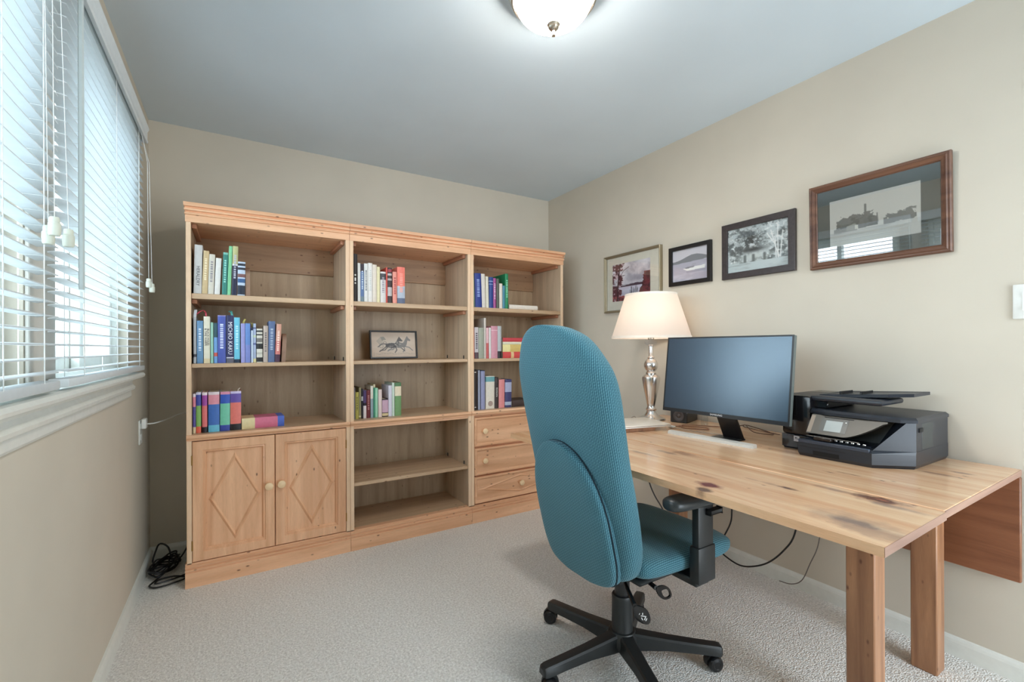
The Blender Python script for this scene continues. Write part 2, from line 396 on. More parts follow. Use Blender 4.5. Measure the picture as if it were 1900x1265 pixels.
# ------------------------------------------------------------------ blinds
XS0, XS1, PITCH = -0.390, -0.354, 0.0325
def blind(label, y0, y1, ladders, wand, tassels, cord_y):
    b = thing('venetian_blind', label, 'blind', (0, 0, 0), group=None)
    zb, zt = 1.088, 2.115
    n = 7; xs = np.linspace(XS0, XS1, n); crown = [0.0024 * (1 - (2 * i / (n - 1) - 1) ** 2) for i in range(n)]
    prof = [(x, c + 0.0013) for x, c in zip(xs, crown)] + [(x, c - 0.0013) for x, c in list(zip(xs, crown))[::-1]]
    s0 = MB().prism(prof, 'y', y0, y1).build('slat', M_SLAT, b)
    k = 0; z = zb + 0.026
    while z < zt:
        s = s0 if k == 0 else s0.copy()
        if k: COL.objects.link(s)
        s.location = (0, 0, z); z += PITCH; k += 1
    MB().box(XS0 - 0.001, XS1 + 0.003, y0, y1, zb - 0.014, zb + 0.008, bev=0.004, seg=2).build('bottom_rail', M_SLAT, b)
    MB().box(XS0 - 0.006, XS1 - 0.002, y0, y1, zt + 0.004, zt + 0.05, bev=0.003).build('headrail', mat('headrail_white', (206, 214, 216), 0.4), b)
    vp = [(XS1 + 0.004, zt - 0.004), (XS1 + 0.014, zt - 0.004), (XS1 + 0.017, zt + 0.004), (XS1 + 0.014, zt + 0.014), (XS1 + 0.014, zt + 0.046), (XS1 + 0.020, zt + 0.058), (XS1 + 0.020, zt + 0.066), (XS1 + 0.004, zt + 0.066)]
    va = MB().prism(vp, 'y', y0 - 0.005, y1 + 0.012).build('valance', M_SLAT, b)
    MB().box(XL + 0.001, XS1 + 0.006, y1 + 0.004, y1 + 0.011, zt - 0.004, zt + 0.066).build('valance_return', M_SLAT, va, smooth=False)
    for y in ladders:
        c = MB()
        for x in (XS0 - 0.002, XS1 + 0.002): c.tube([(x, y, zb), (x, y, zt + 0.01)], 0.0011, 5)
        z = zb + 0.024
        while z < zt:
            c.tube([(XS0 - 0.002, y + 0.004, z), (XS1 + 0.002, y + 0.004, z)], 0.0006, 4); z += PITCH
        c.build('ladder_cord', M_CORD, b)
    if wand:
        y, zl = wand
        wd = MB().lathe([(0.0055, zl), (0.0062, zl + 0.01), (0.0058, zt - 0.03), (0.004, zt - 0.02), (0.002, zt - 0.01), (0.002, zt + 0.02)], 6, (XS1 + 0.014 + 0.012, y)).build('wand', mat('wand_grey', (186, 196, 196), 0.3), b)
    for (y, z, yt, dx) in tassels:
        x = XS1 + 0.030 + dx
        c = MB().tube([(XS1 + 0.006, yt, zt), (x - 0.004, yt + (y - yt) * 0.15, zt - 0.12), (x, y, z + 0.04)], 0.0008, 5).build('lift_cord', M_CORD, b)
        MB().lathe([(0.002, z + 0.040), (0.0075, z + 0.039), (0.0088, z + 0.035), (0.0088, z + 0.027), (0.0105, z + 0.025), (0.0108, z + 0.012), (0.0102, z + 0.003), (0.0085, z), (0.004, z)], 14, (x, y)).build('tassel', mat('tassel_ivory', (214, 218, 204), 0.4), c)
blind('near white wooden slat blind at the left edge, tassels hanging at its end', 0.06, 1.466, (0.45, 0.80, 1.16, 1.365), None, ((1.317, 1.408, 1.325, 0.0), (1.335, 1.392, 1.332, -0.014), (1.385, 1.398, 1.34, 0.006)), 1.4)
blind('far white wooden slat blind with a long tilt wand, beside back corner', 1.532, 2.632, (1.67, 2.08, 2.51), (1.533, 1.318), ((2.54, 1.44, 2.545, 0.0), (2.60, 1.425, 2.55, 0.004)), 2.55)

# ------------------------------------------------------------------ wall plates
o = thing('wall_outlet', 'white double outlet with plugs, under the window sill end', 'outlet', (XL, 2.885, 0.757))
MB().box(0, 0.006, -0.036, 0.036, -0.06, 0.06, bev=0.002).build('plate', M_WHITE, o)
for z in (-0.025, 0.03): MB().box(0.006, 0.009, -0.017, 0.017, z - 0.014, z + 0.014, bev=0.001).build('socket', M_WHITE, o)
pl = thing('plug_adapter', 'white plug with a thin cable in the outlet', 'plug', (XL + 0.009, 2.885, 0.795))
MB().box(0, 0.02, -0.024, 0.024, -0.022, 0.028, bev=0.004).build('body', M_WHITE, pl)
MB().tube([(0.02, 0.0, -0.0), (0.05, 0.03, -0.002), (0.09, 0.1, 0.004), (0.14, 0.19, 0.018), (0.2, 0.245, 0.018), (0.3, 0.265, 0.012)], 0.0034, 6, smooth=5).build('cable', M_WHITE, pl)
o = thing('light_switch', 'white rocker light switch cut by the right edge', 'switch', (XR, 0.397, 1.322))
MB().box(-0.007, 0, -0.041, 0.041, -0.06, 0.06, bev=0.003, seg=2).build('plate', M_WHITE, o)
MB().prism([(-0.007, -0.032), (-0.0125, -0.032), (-0.008, 0.0), (-0.011, 0.032), (-0.007, 0.032)], 'y', -0.017, 0.017).build('rocker', M_WHITE, o, smooth=False)

# ------------------------------------------------------------------ ceiling lamp
cl = thing('ceiling_lamp', 'round flush ceiling lamp with a white glass bowl, lit', 'lamp', (0.957, 1.278, ZC))
MB().lathe([(0.166, 0.0), (0.170, -0.006), (0.165, -0.012), (0.160, -0.017), (0.162, -0.024), (0.157, -0.029), (0.158, -0.036), (0.152, -0.046), (0.148, -0.058), (0.142, -0.062), (0.134, -0.058)], 56).build('pan', M_NICKEL, cl)
bowl = [(0.140, -0.034)] + [(0.140 * math.cos(t) ** 0.9, -0.034 - 0.106 * math.sin(t)) for t in np.linspace(0.10, PI / 2 - 0.06, 16)]
mb = mat('lit_opal_glass', (250, 248, 240), 0.3, emit=(1.0, 0.93, 0.85), es=LAMP_POWER)
MB().lathe(bowl, 48).build('bowl', mb, cl)
MB().lathe([(0.003, -0.130), (0.021, -0.134), (0.0235, -0.140), (0.017, -0.146), (0.019, -0.150), (0.013, -0.157), (0.0055, -0.161), (0.005, -0.166), (0.0075, -0.171), (0.0068, -0.178), (0.002, -0.181)], 20).build('finial', M_NICKEL, cl)
# ------------------------------------------------------------------ three pine bookcase units
FRONT = 2.724
def dowel_knob(parent, x, y, z, r=0.021, name='knob'):
    M = Matrix.Translation((x, y, z)) @ Matrix.Rotation(PI / 2, 4, 'X')
    return MB().lathe([(0.008, 0.0), (0.007, 0.008), (r * 0.8, 0.014), (r, 0.021), (r * 0.9, 0.027), (r * 0.5, 0.0305), (0.001, 0.0315)], 18, M=M).build(name, mat('pale_pine_knob', (238, 206, 164), 0.35), parent)
def raised_diamond(mb, cx, cz, hw, hh, y, t=0.006, b=0.014):
    o = [(cx - hw, y, cz), (cx, y, cz - hh), (cx + hw, y, cz), (cx, y, cz + hh)]
    k = 1 - b * math.hypot(hw, hh) / (hw * hh)
    def sc(f, yy): return [(cx + (p[0] - cx) * f, yy, cz + (p[2] - cz) * f) for p in o]
    k2 = 1 - (1 - k) * 0.55
    mb.loft([o, sc(k2, y - t), sc(k, y - t * 0.15)], cap=False)
    mb.add(sc(k, y - t * 0.15), [(0, 1, 2, 3)])
def frame_rings(mb, x0, x1, z0, z1, steps):
    """mitred moulding: steps = [(inset, y)]"""
    rings = [[(x0 + i, y, z0 + i), (x1 - i, y, z0 + i), (x1 - i, y, z1 - i), (x0 + i, y, z1 - i)] for i, y in steps]
    mb.loft(rings, cap=False)
def bookcase(label, x0, W, kind):
    u = thing('bookcase', label, 'bookcase', (x0, FRONT, 0), group='pine bookcase units along the back wall')
    D, H = 0.395, 1.80
    for a in (0.0, W - 0.021):
        MB().box(a, a + 0.021, 0.0, D, 0.0, H, bev=0.0015).build('side_panel', M_INNER_Z, u)
        MB().box(a, a + 0.0215, -0.004, 0.002, 0.11, H, bev=0.0015).build('stile', M_STILE, u)
    MB().box(0.021, W - 0.021, D - 0.012, D, 0.08, H).build('back_panel', M_BACK_Z, u, smooth=False)
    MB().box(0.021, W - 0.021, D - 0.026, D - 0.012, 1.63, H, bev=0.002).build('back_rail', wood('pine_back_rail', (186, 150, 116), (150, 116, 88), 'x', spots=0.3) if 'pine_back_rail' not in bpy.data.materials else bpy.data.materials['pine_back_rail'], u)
    MB().box(0.0, W, 0.0, D, H, H + 0.02, bev=0.002).build('top_board', M_PINE_X, u)
    # crown with stepped reeds, returned along the sides
    cz = [(-0.006, 1.792), (-0.006, 1.826), (-0.013, 1.829), (-0.013, 1.837), (-0.004, 1.841), (-0.006, 1.845), (-0.017, 1.848), (-0.018, 1.856), (-0.008, 1.861), (-0.010, 1.865), (-0.022, 1.868), (-0.024, 1.885)]
    rings = [[(-o * 0.35 * (kind == 'drawers') + W - 0.0003, -0 + D, z), (W - 0.0003 - o * 0.35 * (kind == 'drawers'), o, z), (0.0003 + o * 0.35 * (kind == 'doors'), o, z), (0.0003 + o * 0.35 * (kind == 'doors'), D, z)] for o, z in cz]
    MB().loft(rings).build('crown', M_PINE_X, u)
    # plinth with the same reeds
    pz = [(-0.016, 0.0), (-0.016, 0.070), (-0.009, 0.075), (-0.009, 0.078), (-0.015, 0.080), (-0.015, 0.086), (-0.007, 0.090), (-0.007, 0.094), (-0.012, 0.096), (-0.012, 0.103), (-0.004, 0.107), (-0.004, 0.116)]
    e = 0.006
    rings = [[(W - 0.0004 + (e * (kind == 'drawers')), 0.03, z), (W - 0.0004 + (e * (kind == 'drawers')), o, z), (0.0004 - (e * (kind == 'doors')), o, z), (0.0004 - (e * (kind == 'doors')), 0.03, z)] for o, z in pz]
    MB().loft(rings).build('plinth', M_PINE_X, u)
    MB().box(0.021, W - 0.021, 0.0, D - 0.012, 0.095, 0.1152, bev=0.001).build('bottom_board', M_PALE_X, u)
    # shelves
    def shelf(z0, z1, name='shelf', y0=0.004):
        return MB().box(0.0215, W - 0.0215, y0, D - 0.013, z0, z1, bev=0.002).build(name, M_PALE_X, u)
    shelf(1.417, 1.444); shelf(1.075, 1.096)
    lz = [(0.0098, 0.716), (-0.008, 0.716), (-0.008, 0.722), (-0.012, 0.726), (-0.016, 0.732), (-0.016, 0.738), (-0.012, 0.744), (0.0098, 0.745)]
    MB().prism(lz, 'x', 0.0006, W - 0.0006).build('ledge_moulding', M_PINE_X, u, smooth=False)
    shelf(0.722, 0.745, 'ledge_board', 0.010)
    for zc in (1.417, 1.792):
        for a in (0.0215, W - 0.0215 - 0.022):
            MB().box(a, a + 0.022, 0.03, D - 0.03, zc - 0.022, zc - 0.0005, bev=0.002).build('cleat', bpy.data.materials.get('cleat_pine') or wood('cleat_pine', (196, 140, 108), (160, 106, 78), 'y', spots=0.0), u)
    def pins(z):
        for a in (0.0215, W - 0.0255):
            for yy in (0.06, D - 0.06):
                MB().box(a, a + 0.004, yy - 0.004, yy + 0.004, z, z + 0.022).build('shelf_pin', M_BLACKP, u, smooth=False)
    pins(1.0965)
    if kind == 'open':
        shelf(0.364, 0.385); pins(0.3855)
        MB().box(0.0215, W - 0.0215, 0.0, 0.02, 0.700, 0.7155, bev=0.001).build('front_rail', M_PINE_X, u)
    if kind == 'doors':
        xm = 0.0215 + (W - 0.043) / 2
        for (a, b, kx) in ((0.023, xm - 0.0015, -0.028), (xm + 0.0015, W - 0.023, 0.028)):
            d = thing('door', None, None, (0, 0, 0)); d.parent = u
            z0, z1 = 0.119, 0.711
            f = MB()
            frame_rings(f, a, b, z0, z1, [(0.0, 0.018), (0.0, -0.002), (0.003, -0.006), (0.044, -0.006), (0.047, -0.001), (0.053, -0.003), (0.060, 0.009)])
            f.build('door_frame', M_PINE_Z, d)
            pnl = MB().box(a + 0.058, b - 0.058, 0.009, 0.016, z0 + 0.058, z1 - 0.058)
            raised_diamond(pnl, (a + b) / 2, (z0 + z1) / 2, (b - a) / 2 - 0.066, 0.224, 0.009, 0.009, 0.018)
            pnl.build('door_panel', M_PINE_Z, d, smooth=False)
            dowel_knob(d, (b if kx < 0 else a) + kx, -0.006, 0.445 if kx < 0 else 0.447)
            hx = a - 0.001 if kx < 0 else b + 0.001
            for zz in (0.20, 0.62):
                MB().lathe([(0.003, zz - 0.024), (0.003, zz + 0.024)], 8, (hx, -0.004)).build('hinge', mat('brass', (170, 130, 70), 0.35, metal=0.8), d)
    if kind == 'drawers':
        for k, (z0, z1) in enumerate(((0.505, 0.700), (0.311, 0.492), (0.122, 0.300))):
            a, b = 0.024, W - 0.024
            d = thing('drawer', None, None, (0, 0, 0)); d.parent = u
            f = MB()
            frame_rings(f, a, b, z0, z1, [(0.0, 0.2), (0.0, -0.003), (0.004, -0.010), (0.010, -0.010), (0.016, -0.003), (0.022, 0.003)])
            f.build('drawer_frame', M_PINE_X, d)
            pn = MB().box(a + 0.02, b - 0.02, 0.002, 0.016, z0 + 0.02, z1 - 0.02)
            if k == 2: raised_diamond(pn, (a + b) / 2, (z0 + z1) / 2, 0.34, (z1 - z0) / 2 - 0.026, 0.002, 0.006, 0.014)
            pn.build('drawer_panel', M_PINE_X, d, smooth=False)
            for kx in ((W / 2,) if k == 2 else (0.098, W - 0.098)):
                dowel_knob(d, kx, -0.004 if k == 2 else 0.002, (z0 + z1) / 2 + 0.004, 0.0195)
        for zz in (0.300, 0.492, 0.701):
            MB().box(0.0215, W - 0.0215, 0.016, 0.05, zz + 0.001, zz + 0.010).build('drawer_rail', M_PINE_X, u, smooth=False)
    return u
bookcase('left pine bookcase with two lozenge panelled doors below', -0.205, 0.7700, 'doors')
bookcase('middle pine bookcase with open shelves down to the floor', 0.566, 0.7760, 'open')
bookcase('right pine bookcase with three drawers below, behind the office chair', 1.343, 0.7750, 'drawers')
BOOKS = [
    (-0.175, 0.0324, 2.735, 1.444, 0.242, 0.021, 0.17, (200, 198, 195), [], ('text', 'HERALDRY', (70, 70, 75)), 'thick light grey book with dark lettering, left bookcase top shelf', 'books on the left bookcase top shelf'),
    (-0.141, 0.0234, 2.735, 1.444, 0.216, 0.037, 0.15, (206, 180, 136), [], ('bars', (240, 225, 190)), 'tan book with pale lettering leaning beside the grey one, left bookcase top shelf', 'books on the left bookcase top shelf'),
    (-0.116, 0.0244, 2.735, 1.444, 0.201, 0.035, 0.14, (214, 208, 194), [], ('bars', (150, 145, 150)), 'cream book leaning right of the tan one, left bookcase top shelf', 'books on the left bookcase top shelf'),
    (-0.089, 0.0234, 2.735, 1.444, 0.184, 0.043, 0.13, (226, 224, 219), [], None, 'plain white book leaning left of the teal one, left bookcase top shelf', 'books on the left bookcase top shelf'),
    (-0.057, 0.0214, 2.735, 1.444, 0.216, 0.032, 0.15, (46, 128, 118), [(0.0, 0.05, (120, 185, 170))], ('bars', (150, 215, 205)), 'teal green book with a pale lettered spine, left bookcase top shelf', 'books on the left bookcase top shelf'),
    (-0.034, 0.0154, 2.735, 1.444, 0.251, 0.036, 0.17, (125, 200, 150), [], None, 'tall slim light green book, left bookcase top shelf', 'books on the left bookcase top shelf'),
    (-0.015, 0.0234, 2.735, 1.444, 0.253, 0.028, 0.17, (28, 32, 62), [(0, 0.36, (190, 188, 135)), (0.36, 0.4, (225, 225, 225))], ('bars', (190, 190, 205)), 'tall navy book with a yellow green upper spine, left bookcase top shelf', 'books on the left bookcase top shelf'),
    (0.011, 0.0334, 2.735, 1.444, 0.175, 0.017, 0.15, (190, 205, 225), [(0.05, 0.12, (30, 35, 50)), (0.17, 0.24, (30, 35, 50)), (0.36, 0.46, (120, 80, 80)), (0.5, 0.62, (50, 90, 140)), (0.7, 0.97, (25, 35, 55))], None, 'short book with a black and white striped spine, left bookcase top shelf', 'books on the left bookcase top shelf'),
    (-0.176, 0.0114, 2.735, 1.096, 0.231, 0.0, 0.16, (172, 174, 178), [(0.8, 0.86, (60, 60, 70))], None, 'thin grey book with curling jacket, left bookcase middle shelf', 'books on the left bookcase middle shelf'),
    (-0.162, 0.0254, 2.735, 1.096, 0.213, 0.0, 0.16, (98, 140, 178), [], ('bars', (200, 215, 230)), 'steel blue book left of the cream one, left bookcase middle shelf', 'books on the left bookcase middle shelf'),
    (-0.134, 0.0264, 2.735, 1.096, 0.235, 0.0, 0.16, (226, 220, 200), [(0.9, 1, (222, 205, 165))], ('text2', ('BLACK HOLES', '& TIME WARPS'), (60, 45, 55)), 'cream book with two lines of dark lettering and a red ribbon, left bookcase middle shelf', 'books on the left bookcase middle shelf'),
    (-0.105, 0.0114, 2.735, 1.096, 0.206, 0.0, 0.14, (150, 195, 175), [], None, 'slim pale green book, left bookcase middle shelf', 'books on the left bookcase middle shelf'),
    (-0.091, 0.0144, 2.735, 1.096, 0.204, 0.0, 0.14, (112, 160, 214), [(0, 0.36, (40, 80, 90)), (0.74, 0.83, (205, 90, 80))], None, 'slim book with dark teal top, light blue base and red emblem, left bookcase middle shelf', 'books on the left bookcase middle shelf'),
    (-0.075, 0.0344, 2.735, 1.096, 0.243, 0.0, 0.17, (72, 88, 170), [(0, 0.02, (150, 140, 190))], ('bars', (215, 222, 245)), 'thick royal blue book with white lettering, left bookcase middle shelf', 'books on the left bookcase middle shelf'),
    (-0.038, 0.0324, 2.735, 1.096, 0.244, 0.0, 0.17, (38, 40, 85), [(0.88, 0.9, (220, 220, 230)), (0.9, 1, (95, 95, 110))], ('text', 'MICHIO KAKU', (232, 232, 240)), 'dark navy book with a large white name on the spine, left bookcase middle shelf', 'books on the left bookcase middle shelf'),
    (-0.004, 0.0254, 2.735, 1.096, 0.234, 0.0, 0.16, (108, 196, 222), [(0.92, 1, (25, 45, 70))], ('bars', (190, 235, 245)), 'bright cyan book with a dark foot, left bookcase middle shelf', 'books on the left bookcase middle shelf'),
    (0.026, 0.0184, 2.735, 1.096, 0.204, 0.0, 0.14, (155, 155, 212), [], None, 'lavender book between the cyan and blue ones, left bookcase middle shelf', 'books on the left bookcase middle shelf'),
    (0.046, 0.0224, 2.735, 1.096, 0.205, 0.0, 0.14, (100, 140, 205), [(0.55, 1, (125, 140, 205))], None, 'cornflower blue book right of the lavender one, left bookcase middle shelf', 'books on the left bookcase middle shelf'),
    (0.072, 0.0084, 2.735, 1.096, 0.183, 0.0, 0.14, (205, 220, 240), [(0, 0.08, (20, 30, 70))], None, 'very slim pale blue book with a dark top, left bookcase middle shelf', 'books on the left bookcase middle shelf'),
    (0.082, 0.0124, 2.735, 1.096, 0.205, 0.0, 0.14, (165, 178, 205), [(0.1, 0.14, (90, 100, 140)), (0.3, 0.36, (190, 205, 180)), (0.5, 0.55, (90, 100, 150)), (0.9, 1, (215, 205, 150))], None, 'slim patterned blue grey book with a yellow foot, left bookcase middle shelf', 'books on the left bookcase middle shelf'),
    (0.097, 0.0274, 2.735, 1.096, 0.178, 0.0, 0.13, (215, 212, 200), [(0.05, 0.1, (40, 40, 40)), (0.16, 0.2, (40, 40, 40)), (0.28, 0.4, (120, 115, 110)), (0.44, 0.6, (25, 25, 25)), (0.7, 0.76, (190, 185, 175)), (0.85, 0.98, (30, 30, 30))], None, 'short black and white patterned book, left bookcase middle shelf', 'books on the left bookcase middle shelf'),
    (0.127, 0.0214, 2.735, 1.096, 0.194, 0.01, 0.14, (192, 176, 165), [], ('bars', (120, 110, 110)), 'beige grey book between the patterned and slate blue ones, left bookcase middle shelf', 'books on the left bookcase middle shelf'),
    (0.15, 0.0304, 2.735, 1.096, 0.219, 0.018, 0.16, (88, 108, 148), [], ('bars', (170, 185, 205)), 'slate blue hardback with faded lettering, left bookcase middle shelf', 'books on the left bookcase middle shelf'),
    (0.182, 0.0234, 2.735, 1.096, 0.205, 0.044, 0.14, (216, 160, 140), [(0.45, 0.8, (210, 125, 120)), (0.8, 1, (75, 45, 70))], ('bars', (250, 220, 205)), 'peach pink book with a dark purple foot, beside the bookend, left bookcase middle shelf', 'books on the left bookcase middle shelf'),
    (-0.181, 0.0114, 2.765, 0.745, 0.198, 0.0, 0.15, (92, 84, 158), [(0, 0.08, (235, 225, 235)), (0.08, 0.33, (228, 140, 160)), (0.84, 1, (235, 215, 175))], None, 'thin book with pink, violet and cream colour blocks, left bookcase ledge', 'books on the left bookcase ledge'),
    (-0.168, 0.0204, 2.765, 0.745, 0.205, 0.0, 0.15, (135, 185, 100), [(0, 0.06, (215, 215, 240)), (0.06, 0.33, (65, 75, 160)), (0.84, 1, (232, 105, 80))], None, 'book with blue, leaf green and orange colour blocks, left bookcase ledge', 'books on the left bookcase ledge'),
    (-0.143, 0.0214, 2.765, 0.745, 0.203, 0.0, 0.15, (232, 120, 120), [(0, 0.07, (240, 225, 230)), (0.07, 0.33, (165, 75, 165)), (0.86, 1, (35, 25, 35))], None, 'book with purple, coral and black colour blocks, left bookcase ledge', 'books on the left bookcase ledge'),
    (-0.117, 0.0474, 2.765, 0.745, 0.203, 0.0, 0.15, (66, 112, 190), [(0, 0.07, (230, 215, 220)), (0.07, 0.31, (228, 150, 165)), (0.83, 1, (110, 195, 225))], None, 'thick book with pink, blue and sky colour blocks, left bookcase ledge', 'books on the left bookcase ledge'),
    (-0.067, 0.0424, 2.765, 0.745, 0.202, 0.01, 0.15, (120, 205, 175), [(0, 0.07, (225, 150, 180)), (0.07, 0.3, (50, 90, 190)), (0.85, 1, (55, 75, 170))], None, 'thick book with blue and turquoise colour blocks, left bookcase ledge', 'books on the left bookcase ledge'),
    (-0.022, 0.0474, 2.765, 0.745, 0.202, 0.005, 0.15, (236, 128, 118), [(0, 0.06, (215, 205, 240)), (0.06, 0.29, (105, 85, 170)), (0.84, 1, (30, 30, 35))], None, 'thick book with indigo, coral and black colour blocks, left bookcase ledge', 'books on the left bookcase ledge'),
    (0.59, 0.0254, 2.745, 1.444, 0.279, 0.0, 0.22, (36, 30, 32), [(0.43, 0.46, (205, 205, 205)), (0.5, 0.57, (190, 190, 190)), (0.6, 0.63, (220, 220, 220))], None, 'tall black binder with small white marks, middle bookcase top shelf', 'books on the middle bookcase top shelf'),
    (0.617, 0.0154, 2.745, 1.444, 0.227, 0.0, 0.15, (225, 225, 222), [], None, 'slim white book right of the black binder, middle bookcase top shelf', 'books on the middle bookcase top shelf'),
    (0.634, 0.0184, 2.745, 1.444, 0.223, 0.0, 0.15, (95, 120, 165), [(0, 0.2, (55, 45, 55)), (0.86, 1, (120, 140, 150))], ('bars', (200, 215, 230)), 'slim blue book with a dark top, middle bookcase top shelf', 'books on the middle bookcase top shelf'),
    (0.654, 0.0224, 2.745, 1.444, 0.228, 0.0, 0.15, (222, 222, 220), [], ('bars', (120, 124, 128)), 'white book with grey lettering down the middle of its spine, middle bookcase top shelf', 'books on the middle bookcase top shelf'),
    (0.678, 0.0244, 2.745, 1.444, 0.233, 0.0, 0.15, (230, 226, 222), [], ('bars', (205, 208, 205)), 'white book with faint lettering, middle bookcase top shelf', 'books on the middle bookcase top shelf'),
    (0.704, 0.0244, 2.745, 1.444, 0.226, 0.0, 0.15, (224, 212, 198), [], None, 'cream book left of the pale yellow one, middle bookcase top shelf', 'books on the middle bookcase top shelf'),
    (0.73, 0.0174, 2.745, 1.444, 0.215, 0.0, 0.14, (228, 218, 176), [], None, 'slim pale yellow book, middle bookcase top shelf', 'books on the middle bookcase top shelf'),
    (0.75, 0.0324, 2.745, 1.444, 0.188, 0.0, 0.13, (218, 214, 212), [(0.06, 0.26, (70, 70, 75))], ('bars', (160, 150, 160)), 'grey white book with a dark emblem at the top, middle bookcase top shelf', 'books on the middle bookcase top shelf'),
    (0.784, 0.0084, 2.745, 1.444, 0.216, 0.0, 0.15, (205, 85, 75), [], None, 'very thin red book, middle bookcase top shelf', 'books on the middle bookcase top shelf'),
    (0.794, 0.0264, 2.745, 1.444, 0.215, 0.0, 0.15, (62, 50, 50), [(0.04, 0.12, (150, 60, 70)), (0.16, 0.22, (190, 180, 180)), (0.3, 0.36, (170, 160, 160)), (0.55, 0.8, (190, 185, 185))], None, 'dark brown book with a black and white photo spine, middle bookcase top shelf', 'books on the middle bookcase top shelf'),
    (0.825, 0.0264, 2.745, 1.444, 0.194, 0.0, 0.13, (230, 150, 135), [], ('bars', (180, 80, 80)), 'salmon pink book left of the red one, middle bookcase top shelf', 'books on the middle bookcase top shelf'),
    (0.854, 0.0474, 2.745, 1.444, 0.226, 0.0, 0.16, (238, 125, 110), [(0.52, 0.56, (190, 195, 205)), (0.56, 0.85, (175, 185, 200)), (0.85, 1, (95, 105, 130))], ('bars', (245, 165, 150)), 'thick coral red book with a grey foot picture, middle bookcase top shelf', 'books on the middle bookcase top shelf'),
    (0.601, 0.0114, 2.8, 0.745, 0.19, 0.0, 0.15, (130, 125, 130), [], None, 'thin grey book, middle bookcase ledge', 'books on the middle bookcase ledge'),
    (0.614, 0.0184, 2.8, 0.745, 0.16, 0.0, 0.14, (190, 184, 96), [], ('bars', (120, 115, 60)), 'yellow green book, middle bookcase ledge', 'books on the middle bookcase ledge'),
    (0.634, 0.0124, 2.8, 0.745, 0.188, 0.0, 0.15, (150, 145, 112), [(0.9, 0.95, (225, 215, 180))], None, 'slim olive grey book, middle bookcase ledge', 'books on the middle bookcase ledge'),
    (0.648, 0.0104, 2.8, 0.745, 0.178, 0.0, 0.15, (35, 32, 42), [(0.25, 0.4, (190, 190, 195))], None, 'thin black book beside the purple one, middle bookcase ledge', 'books on the middle bookcase ledge'),
    (0.66, 0.0174, 2.8, 0.745, 0.17, 0.0, 0.14, (232, 222, 226), [(0, 0.45, (85, 65, 115)), (0.45, 0.55, (40, 30, 40))], None, 'slim book with a purple top and white base, middle bookcase ledge', 'books on the middle bookcase ledge'),
    (0.679, 0.0224, 2.8, 0.745, 0.169, 0.0, 0.14, (112, 44, 50), [], ('bars', (190, 130, 130)), 'maroon book, middle bookcase ledge', 'books on the middle bookcase ledge'),
    (0.703, 0.0154, 2.8, 0.745, 0.194, 0.0, 0.15, (150, 170, 180), [(0, 0.4, (228, 224, 212))], None, 'slim book with a white top and blue grey base, middle bookcase ledge', 'books on the middle bookcase ledge'),
    (0.72, 0.0104, 2.8, 0.745, 0.204, 0.0, 0.15, (62, 140, 112), [(0, 0.1, (215, 205, 170))], None, 'slim deep green book, middle bookcase ledge', 'books on the middle bookcase ledge'),
    (0.731, 0.0154, 2.8, 0.745, 0.18, 0.0, 0.14, (160, 216, 186), [], None, 'slim mint green book, middle bookcase ledge', 'books on the middle bookcase ledge'),
    (0.75, 0.0214, 2.8, 0.745, 0.169, 0.0, 0.14, (226, 206, 202), [], None, 'slim pinkish white book, middle bookcase ledge', 'books on the middle bookcase ledge'),
    (0.774, 0.0374, 2.8, 0.745, 0.11, 0.0, 0.12, (45, 35, 45), [(0.06, 0.76, (200, 165, 185)), (0.8, 0.95, (215, 195, 150))], None, 'short thick book with a pink panel on a black spine, middle bookcase ledge', 'books on the middle bookcase ledge'),
    (0.813, 0.0204, 2.8, 0.745, 0.192, 0.0, 0.16, (214, 212, 226), [], None, 'tall pale lavender book, middle bookcase ledge', 'books on the middle bookcase ledge'),
    (0.835, 0.0154, 2.8, 0.745, 0.208, 0.0, 0.17, (200, 216, 202), [], None, 'tall slim pale green white book, middle bookcase ledge', 'books on the middle bookcase ledge'),
    (0.853, 0.0404, 2.8, 0.745, 0.207, 0.0, 0.17, (112, 152, 100), [(0.0, 0.11, (85, 125, 85)), (0.11, 0.4, (228, 214, 188))], None, 'tall thick green book with a cream spine label, middle bookcase ledge', 'books on the middle bookcase ledge'),
    (1.38, 0.0074, 2.745, 1.444, 0.225, -0.036, 0.16, (110, 135, 125), [], None, 'thin grey green book, right bookcase top shelf', 'books on the right bookcase top shelf'),
    (1.392, 0.0484, 2.745, 1.444, 0.232, -0.034, 0.18, (38, 58, 138), [], ('bars', (150, 170, 220)), 'thick royal blue book leaning left, right bookcase top shelf', 'books on the right bookcase top shelf'),
    (1.443, 0.0284, 2.745, 1.444, 0.231, -0.035, 0.17, (216, 208, 200), [], None, 'off white book right of the royal blue one, right bookcase top shelf', 'books on the right bookcase top shelf'),
    (1.474, 0.0204, 2.745, 1.444, 0.216, -0.019, 0.16, (222, 216, 198), [], None, 'slim cream book, right bookcase top shelf', 'books on the right bookcase top shelf'),
    (1.497, 0.0314, 2.745, 1.444, 0.214, 0.0, 0.16, (40, 66, 134), [(0.12, 0.15, (140, 160, 200)), (0.22, 0.24, (140, 160, 200))], None, 'navy blue book with two pale bands, right bookcase top shelf', 'books on the right bookcase top shelf'),
    (1.53, 0.0204, 2.745, 1.444, 0.209, 0.0, 0.16, (165, 80, 140), [], ('bars', (235, 205, 225)), 'slim magenta book, right bookcase top shelf', 'books on the right bookcase top shelf'),
    (1.555, 0.0214, 2.745, 1.444, 0.207, 0.0, 0.16, (86, 92, 82), [], None, 'slim dark grey green book, right bookcase top shelf', 'books on the right bookcase top shelf'),
    (1.578, 0.0244, 2.745, 1.444, 0.175, 0.0, 0.14, (222, 212, 200), [], None, 'slim white book left of the teal blue one, right bookcase top shelf', 'books on the right bookcase top shelf'),
